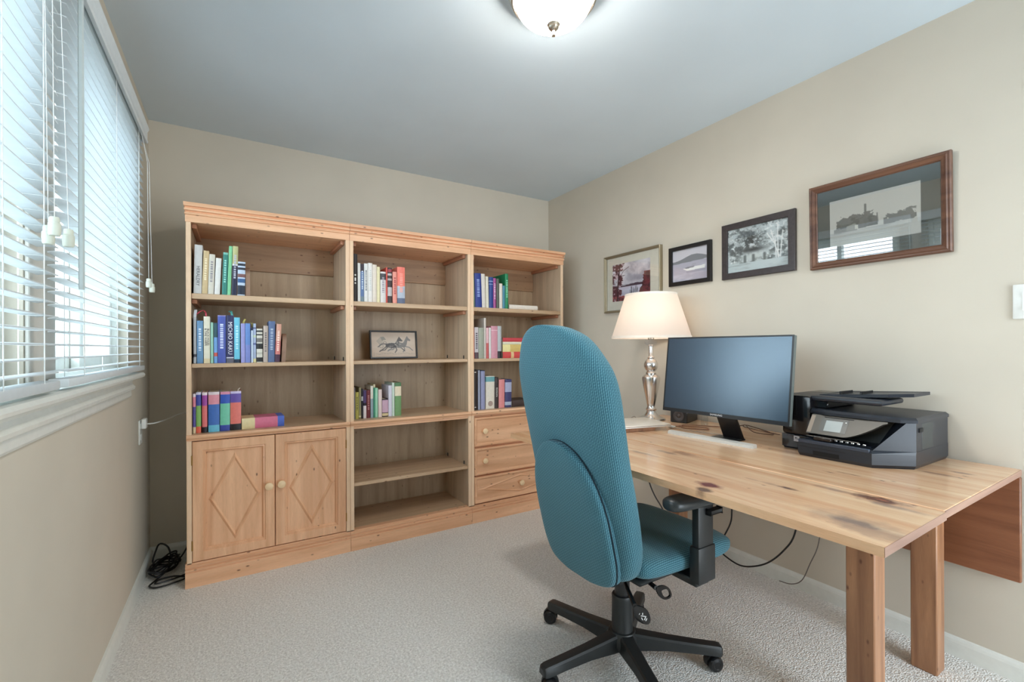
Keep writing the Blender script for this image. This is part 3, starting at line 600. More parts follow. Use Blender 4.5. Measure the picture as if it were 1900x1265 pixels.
    (1.604, 0.0204, 2.745, 1.444, 0.162, 0.0, 0.14, (72, 130, 150), [], None, 'slim teal blue book, right bookcase top shelf', 'books on the right bookcase top shelf'),
    (1.626, 0.0244, 2.745, 1.444, 0.247, 0.0, 0.19, (28, 130, 84), [], ('bars', (150, 215, 180)), 'tall bottle green book, right bookcase top shelf', 'books on the right bookcase top shelf'),
    (1.3692, 0.0122, 2.745, 1.096, 0.206, -0.016, 0.15, (214, 90, 78), [], None, 'slim coral red book, right bookcase middle shelf', 'books on the right bookcase middle shelf'),
    (1.383, 0.0294, 2.745, 1.096, 0.213, 0.0, 0.15, (206, 200, 204), [(0.8, 1, (90, 70, 80))], ('bars', (60, 60, 75)), 'white book with black lettering, right bookcase middle shelf', 'books on the right bookcase middle shelf'),
    (1.414, 0.0404, 2.745, 1.096, 0.21, 0.0, 0.15, (160, 165, 150), [], None, 'sage grey book, right bookcase middle shelf', 'books on the right bookcase middle shelf'),
    (1.456, 0.0144, 2.745, 1.096, 0.278, 0.0, 0.2, (206, 196, 188), [], None, 'tall slim off white book standing above the others, right bookcase middle shelf', 'books on the right bookcase middle shelf'),
    (1.473, 0.0184, 2.745, 1.096, 0.211, 0.0, 0.15, (200, 95, 95), [(0, 0.5, (225, 180, 185))], None, 'slim book with a pink top and red base, right bookcase middle shelf', 'books on the right bookcase middle shelf'),
    (1.494, 0.0164, 2.745, 1.096, 0.212, 0.0, 0.15, (218, 214, 212), [], None, 'slim white book beside the thick pink one, right bookcase middle shelf', 'books on the right bookcase middle shelf'),
    (1.512, 0.0504, 2.745, 1.096, 0.224, 0.0, 0.16, (206, 146, 160), [(0.12, 0.14, (235, 200, 210))], None, 'thick dusty pink book, right bookcase middle shelf', 'books on the right bookcase middle shelf'),
    (1.564, 0.0294, 2.745, 1.096, 0.225, 0.0, 0.16, (178, 182, 184), [(0.78, 1, (35, 30, 35))], None, 'grey book with a black foot, last upright on the right, right bookcase middle shelf', 'books on the right bookcase middle shelf'),
    (1.378, 0.0374, 2.765, 0.745, 0.271, 0.0, 0.22, (48, 38, 36), [(0.04, 0.06, (240, 240, 240)), (0.92, 0.94, (240, 240, 240))], None, 'dark brown binder with a white dot at each end, right bookcase ledge', 'books on the right bookcase ledge'),
    (1.418, 0.0164, 2.765, 0.745, 0.27, 0.0, 0.2, (160, 165, 185), [], None, 'slim blue grey folder, right bookcase ledge', 'books on the right bookcase ledge'),
    (1.441, 0.0304, 2.765, 0.745, 0.269, 0.0, 0.2, (150, 155, 190), [(0, 0.02, (40, 50, 80))], None, 'lavender grey folder, right bookcase ledge', 'books on the right bookcase ledge'),
    (1.479, 0.0674, 2.765, 0.745, 0.227, 0.009, 0.17, (226, 218, 204), [(0.02, 0.17, (110, 165, 170))], ('crest', (170, 150, 140)), 'thick cream book with a teal band and a crest, right bookcase ledge', 'books on the right bookcase ledge'),
    (1.549, 0.0294, 2.765, 0.745, 0.217, 0.009, 0.16, (58, 46, 44), [], ('text', 'EDISON', (235, 230, 222)), 'dark brown book with white lettering, right bookcase ledge', 'books on the right bookcase ledge'),
    (1.582, 0.0464, 2.765, 0.745, 0.2, 0.01, 0.15, (222, 142, 142), [], None, 'pink book left of the navy one, right bookcase ledge', 'books on the right bookcase ledge'),
    (1.633, 0.0524, 2.765, 0.745, 0.198, 0.015, 0.15, (62, 62, 108), [(0.1, 0.45, (170, 175, 205)), (0.8, 0.92, (170, 180, 200))], None, 'navy book with a pale title block and round emblem, right bookcase ledge', 'books on the right bookcase ledge'),
]
# ------------------------------------------------------------------ books
M_PAGE = mat('page_block', (228, 218, 198), 0.8, noise=0.06, nscale=300)
def cover_mat(rgb):
    return mat('book_cover_%02x%02x%02x' % tuple(rgb), tuple(rgb), 0.5, noise=0.05, nscale=60)
def make_book(w, h, dep, base, bands, name='book'):
    """cover of two boards and a rounded spine, split in colour bands; pages are a part. local: spine at y=0, front to -Y"""
    t = min(0.0022, w * 0.18); n = 5
    xs = [-w / 2 + w * i / n for i in range(n + 1)]
    bul = min(0.004, w * 0.16)
    out = [(x, bul - bul * (1 - (2 * x / w) ** 2)) for x in xs]
    poly = [(-w / 2, dep)] + out + [(w / 2, dep), (w / 2 - t, dep), (w / 2 - t, bul + t), (-w / 2 + t, bul + t), (-w / 2 + t, dep)]
    cuts = sorted({0.0, 1.0} | {1 - b[0] for b in bands} | {1 - b[1] for b in bands})
    cuts = [c for c in cuts if 0 <= c <= 1]
    mats = [cover_mat(base)]
    mb = MB()
    rings = [[(p[0], p[1], c * h) for p in poly] for c in cuts]
    N = len(poly)
    for i in range(len(cuts) - 1):
        mid = 1 - (cuts[i] + cuts[i + 1]) / 2; mi = 0
        for (a, b, c) in bands:
            if min(a, b) <= mid <= max(a, b):
                mm = cover_mat(c)
                if mm not in mats: mats.append(mm)
                mi = mats.index(mm)
        vs = rings[i] + rings[i + 1]
        fs = [(k, (k + 1) % N, (k + 1) % N + N, k + N) for k in range(N)]
        mb.add(vs, fs, mi)
    for r, s in ((rings[0], 1), (rings[-1], -1)): mb.add(r, [tuple(range(N))[::s]], 0)
    o = mb.build(name, mats)
    MB().box(-w / 2 + t, w / 2 - t, bul + t + 0.0005, dep - 0.004, 0.002, h - 0.004).build('pages', M_PAGE, o, smooth=False)
    return o, bul
def spine_title(o, w, h, title):
    kind = title[0]
    if kind == 'text':
        s = title[1]; size = min(w * (0.8 if ' ' in s else 0.62), h * 0.78 / (0.62 * len(s)))
        text('title', s, size, mat('lettering_%02x%02x%02x' % title[2], title[2], 0.5), o, (0, -0.0006, h * (0.36 if w > 0.03 and ' ' not in s else 0.52)), (PI / 2, PI / 2, 0))
    elif kind == 'text2':
        for k, s in enumerate(title[1]):
            text('title', s, min(w * 0.5, h * 0.8 / (0.62 * len(s))), mat('lettering_%02x%02x%02x' % title[2], title[2], 0.5), o, (w * (0.2 - 0.4 * k), -0.0006, h * 0.56), (PI / 2, PI / 2, 0))
    elif kind == 'bars':
        mb = MB(); z = h * 0.82; rr = random.Random(int(w * 1e5))
        while z > h * 0.32:
            l = rr.uniform(0.004, 0.010); mb.box(-w * 0.2, w * 0.2, -0.0006, 0.0012, z - l, z); z -= l + rr.uniform(0.002, 0.006)
        mb.build('title', mat('lettering_%02x%02x%02x' % title[1], title[1], 0.5), o, smooth=False)
    elif kind == 'crest':
        M = Matrix.Translation((0, -0.0002, h * 0.16)) @ Matrix.Rotation(PI / 2, 4, 'X')
        MB().lathe([(w * 0.28, 0.0), (w * 0.28, 0.0006)], 18, M=M).build('crest', mat('crest_ink', title[1], 0.5), o, smooth=False)
BK = {}
for (x, w, y, z, h, lean, dep, base, bands, title, label, group) in BOOKS:
    name = 'binder' if ' binder' in label else ('folder' if 'folder' in label else 'book')
    o, bul = make_book(w, h, dep, base, [] if name == 'binder' else bands, name)
    if name == 'binder':
        for a, b, c in bands:
            MB().box(-w * 0.16, w * 0.16, -0.0012, 0.002, h * (1 - b), h * (1 - a), bev=0.0004).build('spine_mark', mat('spine_mark_white', (236, 234, 230), 0.4), o)
    ang = math.atan(lean)
    o.location = (x + w / 2, y, z + 0.0004 + w / 2 * abs(math.sin(ang))); o.rotation_euler = (0, ang, 0)
    tag(o, label, name, group)
    if title: spine_title(o, w, h, title)
    BK[label] = o
# ribbons and slips sticking out of some books
def slip(book, x, rgb, pts, w=0.008):
    o = [k for k in BK if book in k][0]; o = BK[o]; h = max(v.co.z for v in o.data.vertices)
    mb = MB(); L = [(x + a, 0.03 + b, h - 0.01 + c) for a, b, c in pts]
    rings = [[(p[0] - w / 2, p[1], p[2]), (p[0] + w / 2, p[1], p[2]), (p[0] + w / 2, p[1] + 0.0008, p[2] + 0.0006), (p[0] - w / 2, p[1] + 0.0008, p[2] + 0.0006)] for p in L]
    mb.loft(rings).build('ribbon', mat('ribbon_%02x%02x%02x' % rgb, rgb, 0.6), o)
slip('red ribbon', -0.004, (190, 70, 85), [(0, 0, 0), (-0.001, 0, 0.03), (-0.01, -0.01, 0.042), (-0.024, -0.02, 0.034), (-0.040, -0.026, 0.018)], 0.007)
slip('large white name', 0.010, (90, 170, 165), [(0, 0, 0), (-0.002, 0, 0.02), (-0.006, -0.01, 0.034), (-0.014, -0.018, 0.028)], 0.010)
slip('lavender book between', 0.002, (214, 200, 120), [(0, 0, 0), (0.001, 0, 0.018), (0.008, -0.008, 0.034)], 0.009)
slip('very slim pale blue', 0.002, (214, 200, 120), [(0, 0, 0), (0.002, 0, 0.022), (-0.002, -0.008, 0.034), (-0.012, -0.014, 0.036)], 0.008)
slip('indigo, coral', 0.010, (232, 226, 216), [(0, 0, 0), (0.0, -0.01, 0.016), (0.008, -0.02, 0.026)], 0.006)
slip('curling jacket', 0.0, (196, 198, 202), [(0, -0.028, 0), (0.001, -0.028, 0.02), (0.003, -0.026, 0.036), (0.004, -0.02, 0.046)], 0.012)
# books lying flat
def flat_book(label, group, x0, y, z, L, th, dep, base, bands, yaw=0.0, title=None):
    o, bul = make_book(th, L, dep, base, bands)
    # stand-up local (thickness x, spine y, length z) laid on its side: length along +X
    o.rotation_euler = (0, PI / 2, yaw)
    o.location = (x0, y, z + th / 2 + 0.0004)
    tag(o, label, 'book', group)
    if title: spine_title(o, th, L, title)
    BK[label] = o
    return o
flat_book('thick colour block book lying flat with cream, pink and blue spine, left bookcase ledge', 'books on the left bookcase ledge', 0.029, 2.765, 0.745, 0.200, 0.056, 0.14, (222, 120, 150), [(0.0, 0.16, (80, 110, 205)), (0.70, 1.0, (238, 222, 172))], 0.03)
flat_book('white book lying flat beside the green one, right bookcase top shelf', 'books on the right bookcase top shelf', 1.660, 2.75, 1.444, 0.245, 0.032, 0.15, (226, 216, 204), [])
zz = 1.096
for (lab, th, col, bands, ti) in (('flat red book with pale emblem at the bottom of its stack, right bookcase', 0.044, (206, 74, 72), [(0.62, 0.72, (225, 190, 140)), (0.05, 0.3, (220, 130, 120))], None),
        ('flat pale yellow book above the red one, right bookcase', 0.052, (236, 224, 160), [(0.2, 0.75, (214, 186, 110))], None),
        ('flat cream book third up its stack, right bookcase', 0.018, (226, 222, 196), [], None),
        ('flat crimson book topmost of its stack, right bookcase', 0.028, (196, 66, 74), [], None)):
    flat_book(lab, 'stack of flat books on the right bookcase', 1.607, 2.75, zz, 0.24, th, 0.16, col, bands); zz += th + 0.0006
flat_book('dark brown book lying flat, right bookcase ledge behind the chair', 'books on the right bookcase ledge', 1.692, 2.765, 0.745, 0.23, 0.046, 0.16, (66, 52, 48), [(0.06, 0.3, (150, 160, 165))])
# bookends: a rounded upright plate on a foot
def bookend(label, x, y, z, lean):
    o = thing('bookend', label, 'bookend', (x, y, z + 0.001), (0, lean, 0), group='brown wooden bookends')
    pts = [(0.0, 0.0), (0.11, 0.0), (0.11, 0.10)] + [(0.055 + 0.055 * math.cos(t), 0.10 + 0.055 * math.sin(t)) for t in np.linspace(0.15, PI - 0.15, 10)] + [(0.0, 0.10)]
    MB().prism([(a, b) for a, b in pts], 'x', 0.0, 0.020).build('upright', mat('bookend_wood', (150, 118, 98), 0.5, noise=0.15, nscale=30), o)
bookend('brown wooden bookend with rounded top, left bookcase top shelf', 0.0475, 2.745, 1.444, 0.0)
bookend('brown wooden bookend with rounded top, left bookcase middle shelf', 0.2135, 2.745, 1.096, 0.05)
# ------------------------------------------------------------------ drop-leaf desk
DZ = 0.745
RB = (112, 66, 52); GR = (120, 98, 90); DK = (74, 44, 36)
kn_top = [(1.74, 0.70, 0.74, 0.035, 0.006, 0.9, DK), (1.71, 0.745, 0.74, 0.02, 0.005, 0.85, DK), (1.99, 0.545, 0.74, 0.05, 0.014, 0.5, RB), (2.07, 0.51, 0.74, 0.03, 0.012, 0.6, RB), (1.74, 1.62, 0.74, 0.05, 0.012, 0.5, GR), (1.90, 0.95, 0.74, 0.09, 0.02, 0.25, RB)]
kn_leaf = [(1.525, 0.545, 0.735, 0.052, 0.024, 0.85, RB), (1.520, 0.640, 0.735, 0.080, 0.012, 0.5, GR), (1.528, 0.540, 0.735, 0.020, 0.009, 0.5, (200, 138, 110)), (1.49, 0.50, 0.735, 0.07, 0.014, 0.55, (128, 110, 108)), (1.285, 0.510, 0.735, 0.040, 0.020, 0.75, (118, 96, 90)), (1.285, 0.510, 0.735, 0.100, 0.045, 0.30, GR), (1.25, 0.45, 0.735, 0.07, 0.03, 0.3, GR),
           (1.255, 0.880, 0.735, 0.035, 0.022, 0.85, (120, 58, 52)), (1.20, 0.86, 0.735, 0.025, 0.020, 0.7, DK), (1.42, 0.735, 0.735, 0.030, 0.010, 0.8, (110, 76, 60)), (1.42, 0.77, 0.735, 0.08, 0.010, 0.35, RB), (1.49, 1.24, 0.735, 0.05, 0.014, 0.55, GR), (1.53, 1.18, 0.735, 0.05, 0.022, 0.5, (134, 92, 74)), (1.40, 1.28, 0.735, 0.06, 0.012, 0.5, GR), (1.33, 1.0, 0.735, 0.09, 0.008, 0.25, RB)]
DESKW = dict(light=(240, 203, 164), dark=(218, 167, 125))
OX, OY = 1.93, 1.30
def loc_k(ks): return [(x - OX, y - OY, z, a * 1.4, b * 1.4, min(1, s * 1.15), c) for x, y, z, a, b, s, c in ks]
def desk_wood(name, ks, light=DESKW['light'], dark=DESKW['dark'], axis='y', rough=0.26, coat=0.5):
    return wood(name, light, dark, axis, rough=rough, spots=0.05, knots=loc_k(ks), coat=coat, contrast=1.1)
desk = thing('desk', 'long knotty pine drop-leaf desk against the right wall', 'desk', (OX, OY, 0))
m_top = desk_wood('desk_top_board', kn_top); m_leaf = desk_wood('desk_front_leaf', kn_leaf)
m_leg = wood('desk_leg_wood', (184, 136, 100), (132, 90, 64), 'z', rough=0.4, spots=0.2)
m_end = wood('desk_end_grain', (176, 140, 120), (138, 104, 90), 'x', rough=0.5, spots=0.0)
m_drop = wood('desk_hanging_leaf', (150, 98, 68), (118, 72, 48), 'y', rough=0.35, spots=0.0)
y0, y1 = 0.415 - OY, 1.945 - OY
TH = 0.023
MB().box(1.559 - OX, 2.302 - OX, y0, y1, DZ - TH, DZ, bev=0.002).build('top_board', m_top, desk)
MB().box(1.560 - OX, 2.300 - OX, y0 - 0.0012, y0 - 0.0001, DZ - TH + 0.0015, DZ - 0.0015).build('end_grain', m_end, desk, smooth=False)
lf = MB()
xa, xb = 1.180 - OX, 1.5545 - OX
lf.prism([(xa, 0.740 - TH), (xb, DZ - TH), (xb, DZ - 0.0015), (xa, 0.740)], 'y', y0 - 0.004, y1)
lf.build('front_leaf', m_leaf, desk, smooth=False)
MB().prism([(xa + 0.001, 0.7405 - TH), (xb, DZ - TH + 0.001), (xb, DZ - 0.001), (xa + 0.001, 0.739)], 'y', y0 - 0.0052, y0 - 0.0041).build('end_grain', m_end, desk, smooth=False)
MB().box(2.292 - OX, 2.309 - OX, y0, y1, 0.355, DZ - TH - 0.004, bev=0.003).build('hanging_leaf', m_drop, desk)
for yy in (0.62, 1.20, 1.78):
    MB().box(1.535 - OX, 1.58 - OX, yy - 0.03 - OY, yy + 0.03 - OY, DZ - TH - 0.0025, DZ - TH - 0.0002).build('hinge', M_DARKMETAL, desk, smooth=False)
for (lx, ly) in ((1.607, 0.583), (2.112, 0.583), (1.607, 1.67), (2.112, 1.67)):
    MB().box(lx - OX, lx + 0.073 - OX, ly - OY, ly + 0.075 - OY, 0.0, DZ - TH - 0.0005, bev=0.0035).build('leg', m_leg, desk)
for lx in (1.607 + 0.024, 2.112 + 0.024):
    MB().box(lx - OX, lx + 0.025 - OX, 0.66 - OY, 1.668 - OY, DZ - TH - 0.075, DZ - TH - 0.001, bev=0.002).build('apron', m_leg, desk)
for ly in (1.695,):
    MB().box(1.68 - OX, 2.112 - OX, ly - OY, ly + 0.025 - OY, DZ - TH - 0.075, DZ - TH - 0.001, bev=0.002).build('apron', m_leg, desk)
for yy in (0.72, 1.60):
    MB().box(1.25 - OX, 1.70 - OX, yy - OY, yy + 0.03 - OY, DZ - TH - 0.034, DZ - TH - 0.007, bev=0.002).build('leaf_slide', m_leg, desk)

# ------------------------------------------------------------------ monitor
mo = thing('monitor', 'large flat computer monitor on a silver bar stand', 'monitor', (1.866, 1.270, DZ), (0, 0, math.radians(2.5)))
m_bez = mat('monitor_bezel', (28, 30, 34), 0.35); m_scr = mat('matte_screen_off', (30, 46, 64), 0.3, spec=1.0, coat=1.0)
for k in m_scr.node_tree.nodes:
    if k.type == 'BSDF_PRINCIPLED': k.inputs['Coat IOR'].default_value = 1.7; k.inputs['Coat Roughness'].default_value = 0.26; k.inputs['Coat Tint'].default_value = (0.8, 0.92, 1.0, 1); k.inputs['Specular Tint'].default_value = (0.55, 0.82, 1.0, 1)
# local frame: screen faces -X, width along Y
Rt = Matrix.Translation((0.012, 0, 0.104)) @ Matrix.Rotation(math.radians(7), 4, 'Y')
HW, HH = 0.303, 0.372
MB().box(0, 0.024, -HW, HW, 0, HH, bev=0.003, seg=2, M=Rt).box(0.024, 0.036, -HW + 0.03, HW - 0.03, 0.03, HH - 0.03, bev=0.006, M=Rt).build('housing', mat('monitor_back', (96, 104, 102), 0.4), mo)
fb = MB()
rings = [[(x, -HW + i, i + (0.010 if i > .004 else 0)), (x, HW - i, i + (0.010 if i > .004 else 0)), (x, HW - i, HH - i), (x, -HW + i, HH - i)] for i, x in ((0.0, 0.0), (0.0, -0.0015), (0.007, -0.0015), (0.007, -0.0003))]
fb.loft(rings, cap=False, M=Rt).build('bezel', m_bez, mo)
MB().box(-0.0008, -0.0002, -HW + 0.006, HW - 0.006, 0.016, HH - 0.006, M=Rt).build('screen', m_scr, mo, smooth=False)
g = text('logo', 'SAMSUNG', 0.0115, mat('logo_pale', (225, 228, 232), 0.4), mo, (0, 0, 0), (0, 0, 0), sx=1.15)
g.matrix_local = Rt @ Matrix.Translation((-0.0018, 0.012, 0.0085)) @ Matrix(((0, 0, -1, 0), (-1, 0, 0, 0), (0, 1, 0, 0), (0, 0, 0, 1))) @ Matrix.Diagonal((1.15, 1, 1, 1))
MB().prism([(-0.041, 0.0), (-0.010, 0.0), (-0.010, 0.012), (-0.014, 0.016), (-0.030, 0.0155), (-0.039, 0.012)], 'y', -0.185, 0.235).build('stand_bar', mat('stand_silver', (222, 220, 214), 0.35, metal=0.3), mo, smooth=False)
MB().prism([(-0.02, 0.0), (0.11, 0.0), (0.11, 0.006), (-0.02, 0.006)], 'y', -0.07, 0.055).build('stand_foot', M_BLACKP, mo, smooth=False)
nk = MB()
nk.loft([[(0.085, -0.072, 0.005), (0.100, -0.072, 0.005), (0.100, 0.02, 0.005), (0.085, 0.02, 0.005)], [(0.040, -0.045, 0.15), (0.055, -0.045, 0.15), (0.055, 0.045, 0.15), (0.040, 0.045, 0.15)]])
nk.build('stand_neck', mat('neck_black', (30, 26, 26), 0.3), mo, smooth=False)

# ------------------------------------------------------------------ table lamp
tl = thing('table_lamp', 'lit table lamp, turned silver base and pleated cream shade', 'lamp', (2.085, 1.845, DZ))
pr_ = [(0.078, 0.0), (0.080, 0.004), (0.076, 0.010), (0.060, 0.016), (0.042, 0.026), (0.030, 0.040), (0.025, 0.052), (0.030, 0.058), (0.031, 0.064), (0.025, 0.070), (0.022, 0.078), (0.026, 0.10), (0.036, 0.15), (0.046, 0.20), (0.0515, 0.235), (0.0505, 0.250), (0.040, 0.262), (0.028, 0.268), (0.031, 0.273), (0.026, 0.280), (0.024, 0.284), (0.034, 0.296), (0.040, 0.312), (0.040, 0.328), (0.033, 0.344), (0.022, 0.354), (0.018, 0.358), (0.022, 0.364), (0.016, 0.370), (0.012, 0.376), (0.012, 0.43), (0.016, 0.434), (0.012, 0.440)]
MB().lathe(pr_, 40).build('base', mat('turned_silver', (226, 224, 222), 0.24, metal=1.0), tl)
MB().lathe([(0.010, 0.434), (0.026, 0.438), (0.036, 0.447), (0.037, 0.458), (0.030, 0.468), (0.010, 0.472)], 10).build('crystal_collar', glass_mat('collar_glass', (0.95, 0.97, 1.0)), tl)
MB().lathe([(0.016, 0.470), (0.018, 0.472), (0.018, 0.54), (0.012, 0.545)], 20).build('socket', M_NICKEL, tl)
ha = MB()
for s in (-1, 1): ha.tube([(0, s * 0.016, 0.50), (0, s * 0.05, 0.54), (0, s * 0.062, 0.60), (0, s * 0.045, 0.68), (0, 0.0, 0.722)], 0.0016, 6, smooth=5)
ha.build('harp', M_NICKEL, tl)
MB().lathe([(0.002, 0.545), (0.012, 0.55), (0.028, 0.585), (0.030, 0.605), (0.022, 0.63), (0.002, 0.638)], 20).build('bulb', mat('lit_bulb', (255, 244, 225), 0.3, emit=(1.0, 0.86, 0.7), es=8.0), tl)
def shade_mat():
    m = bpy.data.materials.new('pleated_shade_fabric'); m.use_nodes = True
    nt = m.node_tree; N = nt.nodes.new; L = nt.links.new; out = nt.nodes['Material Output']; nt.nodes.remove(nt.nodes['Principled BSDF'])
    d = N('ShaderNodeBsdfDiffuse'); d.inputs[0].default_value = (*lin((246, 232, 222)), 1)
    t = N('ShaderNodeBsdfTranslucent'); t.inputs[0].default_value = (*lin((252, 238, 224)), 1)
    tc = N('ShaderNodeTexCoord'); nz = N('ShaderNodeTexNoise'); nz.inputs['Scale'].default_value = 300; L(tc.outputs['Object'], nz.inputs['Vector'])
    bp = N('ShaderNodeBump'); bp.inputs['Strength'].default_value = 0.1; bp.inputs['Distance'].default_value = 0.001; L(nz.outputs[0], bp.inputs['Height']); L(bp.outputs[0], d.inputs['Normal'])
    mx = N('ShaderNodeMixShader'); mx.inputs[0].default_value = 0.45; L(d.outputs[0], mx.inputs[1]); L(t.outputs[0], mx.inputs[2]); L(mx.outputs[0], out.inputs[0])
    return m
NP = 240; sh = MB()
def pr(r, z, inset=0): return [((r + (0.0011 if i % 2 else -0.0011) - inset) * math.cos(2 * PI * i / NP), (r + (0.0011 if i % 2 else -0.0011) - inset) * math.sin(2 * PI * i / NP), z) for i in range(NP)]
SZ0, SZ1, SR0, SR1 = 0.482, 0.728, 0.224, 0.146
sh.loft([pr(SR0 + (SR1 - SR0) * t, SZ0 + (SZ1 - SZ0) * t) for t in (0, 0.25, 0.5, 0.75, 1.0)], cap=False)
m_sh = shade_mat()
shade = sh.build('shade', m_sh, tl, ang=3.2)
tr_ = MB()
for r, z in ((SR0, SZ0), (SR1, SZ1)):
    tr_ = MB(); tr_.lathe([(r - 0.002, z - 0.006), (r + 0.0022, z - 0.006), (r + 0.0018, z + 0.008), (r - 0.002, z + 0.008), (r - 0.002, z - 0.006)], 64, cap=False)
    tr_.build('shade_ring', mat('shade_trim', (244, 232, 218), 0.7), shade)
sf = MB()
for k in range(3): sf.tube([(0, 0, 0.722), (0.144 * math.cos(2.1 * k), 0.144 * math.sin(2.1 * k), 0.722)], 0.0012, 5)
sf.lathe([(0.006, 0.722), (0.007, 0.726), (0.004, 0.738), (0.001, 0.742)], 12).build('shade_spider', M_NICKEL, shade)
ld = bpy.data.lights.new('table_lamp_bulb_light', 'POINT'); ld.energy = SHADE_WATTS; ld.color = (1.0, 0.86, 0.70); ld.shadow_soft_size = 0.034
lo = bpy.data.objects.new('table_lamp_bulb_light', ld); COL.objects.link(lo); lo.location = (2.085, 1.845, DZ + 0.60)

# ------------------------------------------------------------------ small things on the desk
lp = thing('laptop', 'closed silver laptop lying on a low wooden riser left of the lamp', 'laptop', (1.77, 1.705, DZ + 0.0188), (0, 0, math.radians(-14)))
MB().box(-0.165, 0.165, -0.115, 0.115, 0, 0.007, bev=0.003, seg=2).build('base', mat('laptop_silver', (214, 208, 200), 0.35, metal=0.3), lp)
MB().box(-0.165, 0.165, -0.115, 0.115, 0.0076, 0.0145, bev=0.003, seg=2).build('lid', mat('laptop_lid', (228, 220, 208), 0.35, metal=0.2), lp)
rs = thing('riser', 'low brown wooden riser under the closed laptop', 'riser', (1.75, 1.695, DZ), (0, 0, math.radians(-14)))
MB().box(-0.14, 0.10, -0.085, 0.085, 0.0, 0.018, bev=0.002).build('board', m_leg, rs)
cb = thing('charging_cable', 'white charging cable plugged into the laptop edge', 'cable', (1.95, 1.60, DZ))
MB().box(-0.012, 0.012, -0.028, 0.010, 0.004, 0.013, bev=0.002).build('plug', M_WHITE, cb)
MB().tube([(0, -0.028, 0.008), (0.01, -0.06, 0.003), (0.02, -0.16, 0.0025), (0.05, -0.27, 0.0025), (0.09, -0.33, 0.0025)], 0.0022, 6, smooth=5).build('cord', mat('warm_white_cable', (214, 196, 178), 0.5), cb)
sp = thing('speaker', 'small black desktop speaker half hidden under the monitor', 'speaker', (2.17, 1.70, DZ), (0, 0, math.radians(18)))
MB().box(-0.05, 0.12, -0.05, 0.045, 0, 0.075, bev=0.004).build('cabinet', mat('speaker_black', (30, 27, 27), 0.35), sp)
MB().lathe([(0.028, 0), (0.030, 0.003), (0.024, 0.004), (0.012, 0.001), (0.008, 0.004), (0.001, 0.005)], 24, M=Matrix.Translation((-0.050, -0.003, 0.038)) @ Matrix.Rotation(-PI / 2, 4, 'Y')).build('driver_cone', mat('cone_grey', (70, 62, 60), 0.4), sp)
c = MB()
c.tube([(1.99, 1.62, DZ + 0.003), (2.05, 1.58, DZ + 0.003), (2.10, 1.50, DZ + 0.003), (2.06, 1.45, DZ + 0.003), (2.02, 1.50, DZ + 0.003), (2.0, 1.56, DZ + 0.003), (2.06, 1.60, DZ + 0.006), (2.14, 1.52, DZ + 0.004), (2.2, 1.45, DZ + 0.003)], 0.0022, 6, smooth=6)
tag(c.build('thin_cable', mat('tan_cable', (150, 104, 82), 0.5)), 'thin brown cable looping on the desk beside the speaker', 'cable')
c = MB()
pq = [(2.20, 1.30, 0.004), (2.22, 1.24, 0.03), (2.25, 1.20, 0.02), (2.27, 1.14, 0.004), (2.22, 1.10, 0.004), (2.17, 1.16, 0.012), (2.20, 1.22, 0.035), (2.27, 1.27, 0.012), (2.28, 1.20, 0.004), (2.25, 1.08, 0.004)]
c.tube([(x - 0.03, y + 0.10, DZ + z) for x, y, z in pq], 0.002, 6, smooth=6)
tag(c.build('tangled_cord', mat('brown_cord', (112, 78, 62), 0.5)), 'tangled brown cords on the desk behind the monitor stand', 'cable')
tag(MB().tube([(2.045, 1.925, DZ + 0.003), (2.03, 1.93, DZ + 0.012), (1.98, 1.915, DZ + 0.003), (1.93, 1.90, DZ + 0.003), (1.86, 1.90, DZ + 0.003)], 0.0022, 6, smooth=6).build('lamp_cord', mat('grey_cord', (160, 150, 140), 0.5)), 'grey lamp cord trailing over the desk left of the lamp', 'cable')
bt = thing('clear_bottles', 'small clear plastic bottle behind the monitor by the speaker', 'bottle', (2.16, 1.545, DZ)); bt.name = 'clear_bottle'
MB().lathe([(0.016, 0), (0.018, 0.004), (0.018, 0.05), (0.012, 0.06), (0.009, 0.064), (0.009, 0.072)], 18).build('body', glass_mat('clear_plastic', (0.9, 0.92, 0.93)), bt)
MB().lathe([(0.010, 0.066), (0.010, 0.08), (0.002, 0.081)], 18).build('cap', M_WHITE, bt)

# ------------------------------------------------------------------ cables under the desk
def cable(name, label, pts, r, rgb):
    tag(MB().tube(pts, r, 7, smooth=6).build(name, mat(name + '_jacket', rgb, 0.45)), label, 'cable')
cable('power_cable', 'black power cable swooping from the desk to the baseboard', [(2.27, 1.10, 0.70), (2.262, 1.11, 0.45), (2.26, 1.135, 0.28), (2.255, 1.18, 0.19), (2.25, 1.25, 0.105), (2.255, 1.33, 0.05), (2.26, 1.41, 0.022), (2.27, 1.50, 0.034), (2.28, 1.56, 0.06), (2.29, 1.62, 0.09)], 0.004, (22, 22, 24))
cable('monitor_cable', 'black cable hanging straight down behind the chair seat', [(2.28, 1.46, 0.70), (2.28, 1.465, 0.45), (2.275, 1.462, 0.30), (2.27, 1.468, 0.22), (2.235, 1.50, 0.12), (2.20, 1.54, 0.02), (2.17, 1.62, 0.008)], 0.004, (20, 20, 22))
cable('network_cable', 'thin grey cable curving down to the carpet under the desk', [(2.285, 1.02, 0.70), (2.28, 1.025, 0.45), (2.28, 1.04, 0.27), (2.275, 1.075, 0.16), (2.275, 1.11, 0.07), (2.28, 1.16, 0.028), (2.285, 1.22, 0.016)], 0.0022, (106, 98, 92))
cable('slack_cable', 'dark cable slanting down the wall beyond the chair armrest', [(2.315, 2.02, 0.74), (2.30, 2.09, 0.60), (2.29, 2.09, 0.45), (2.28, 2.04, 0.31), (2.275, 1.99, 0.23), (2.27, 1.92, 0.16), (2.26, 1.85, 0.06), (2.25, 1.80, 0.008)], 0.0045, (70, 66, 64))
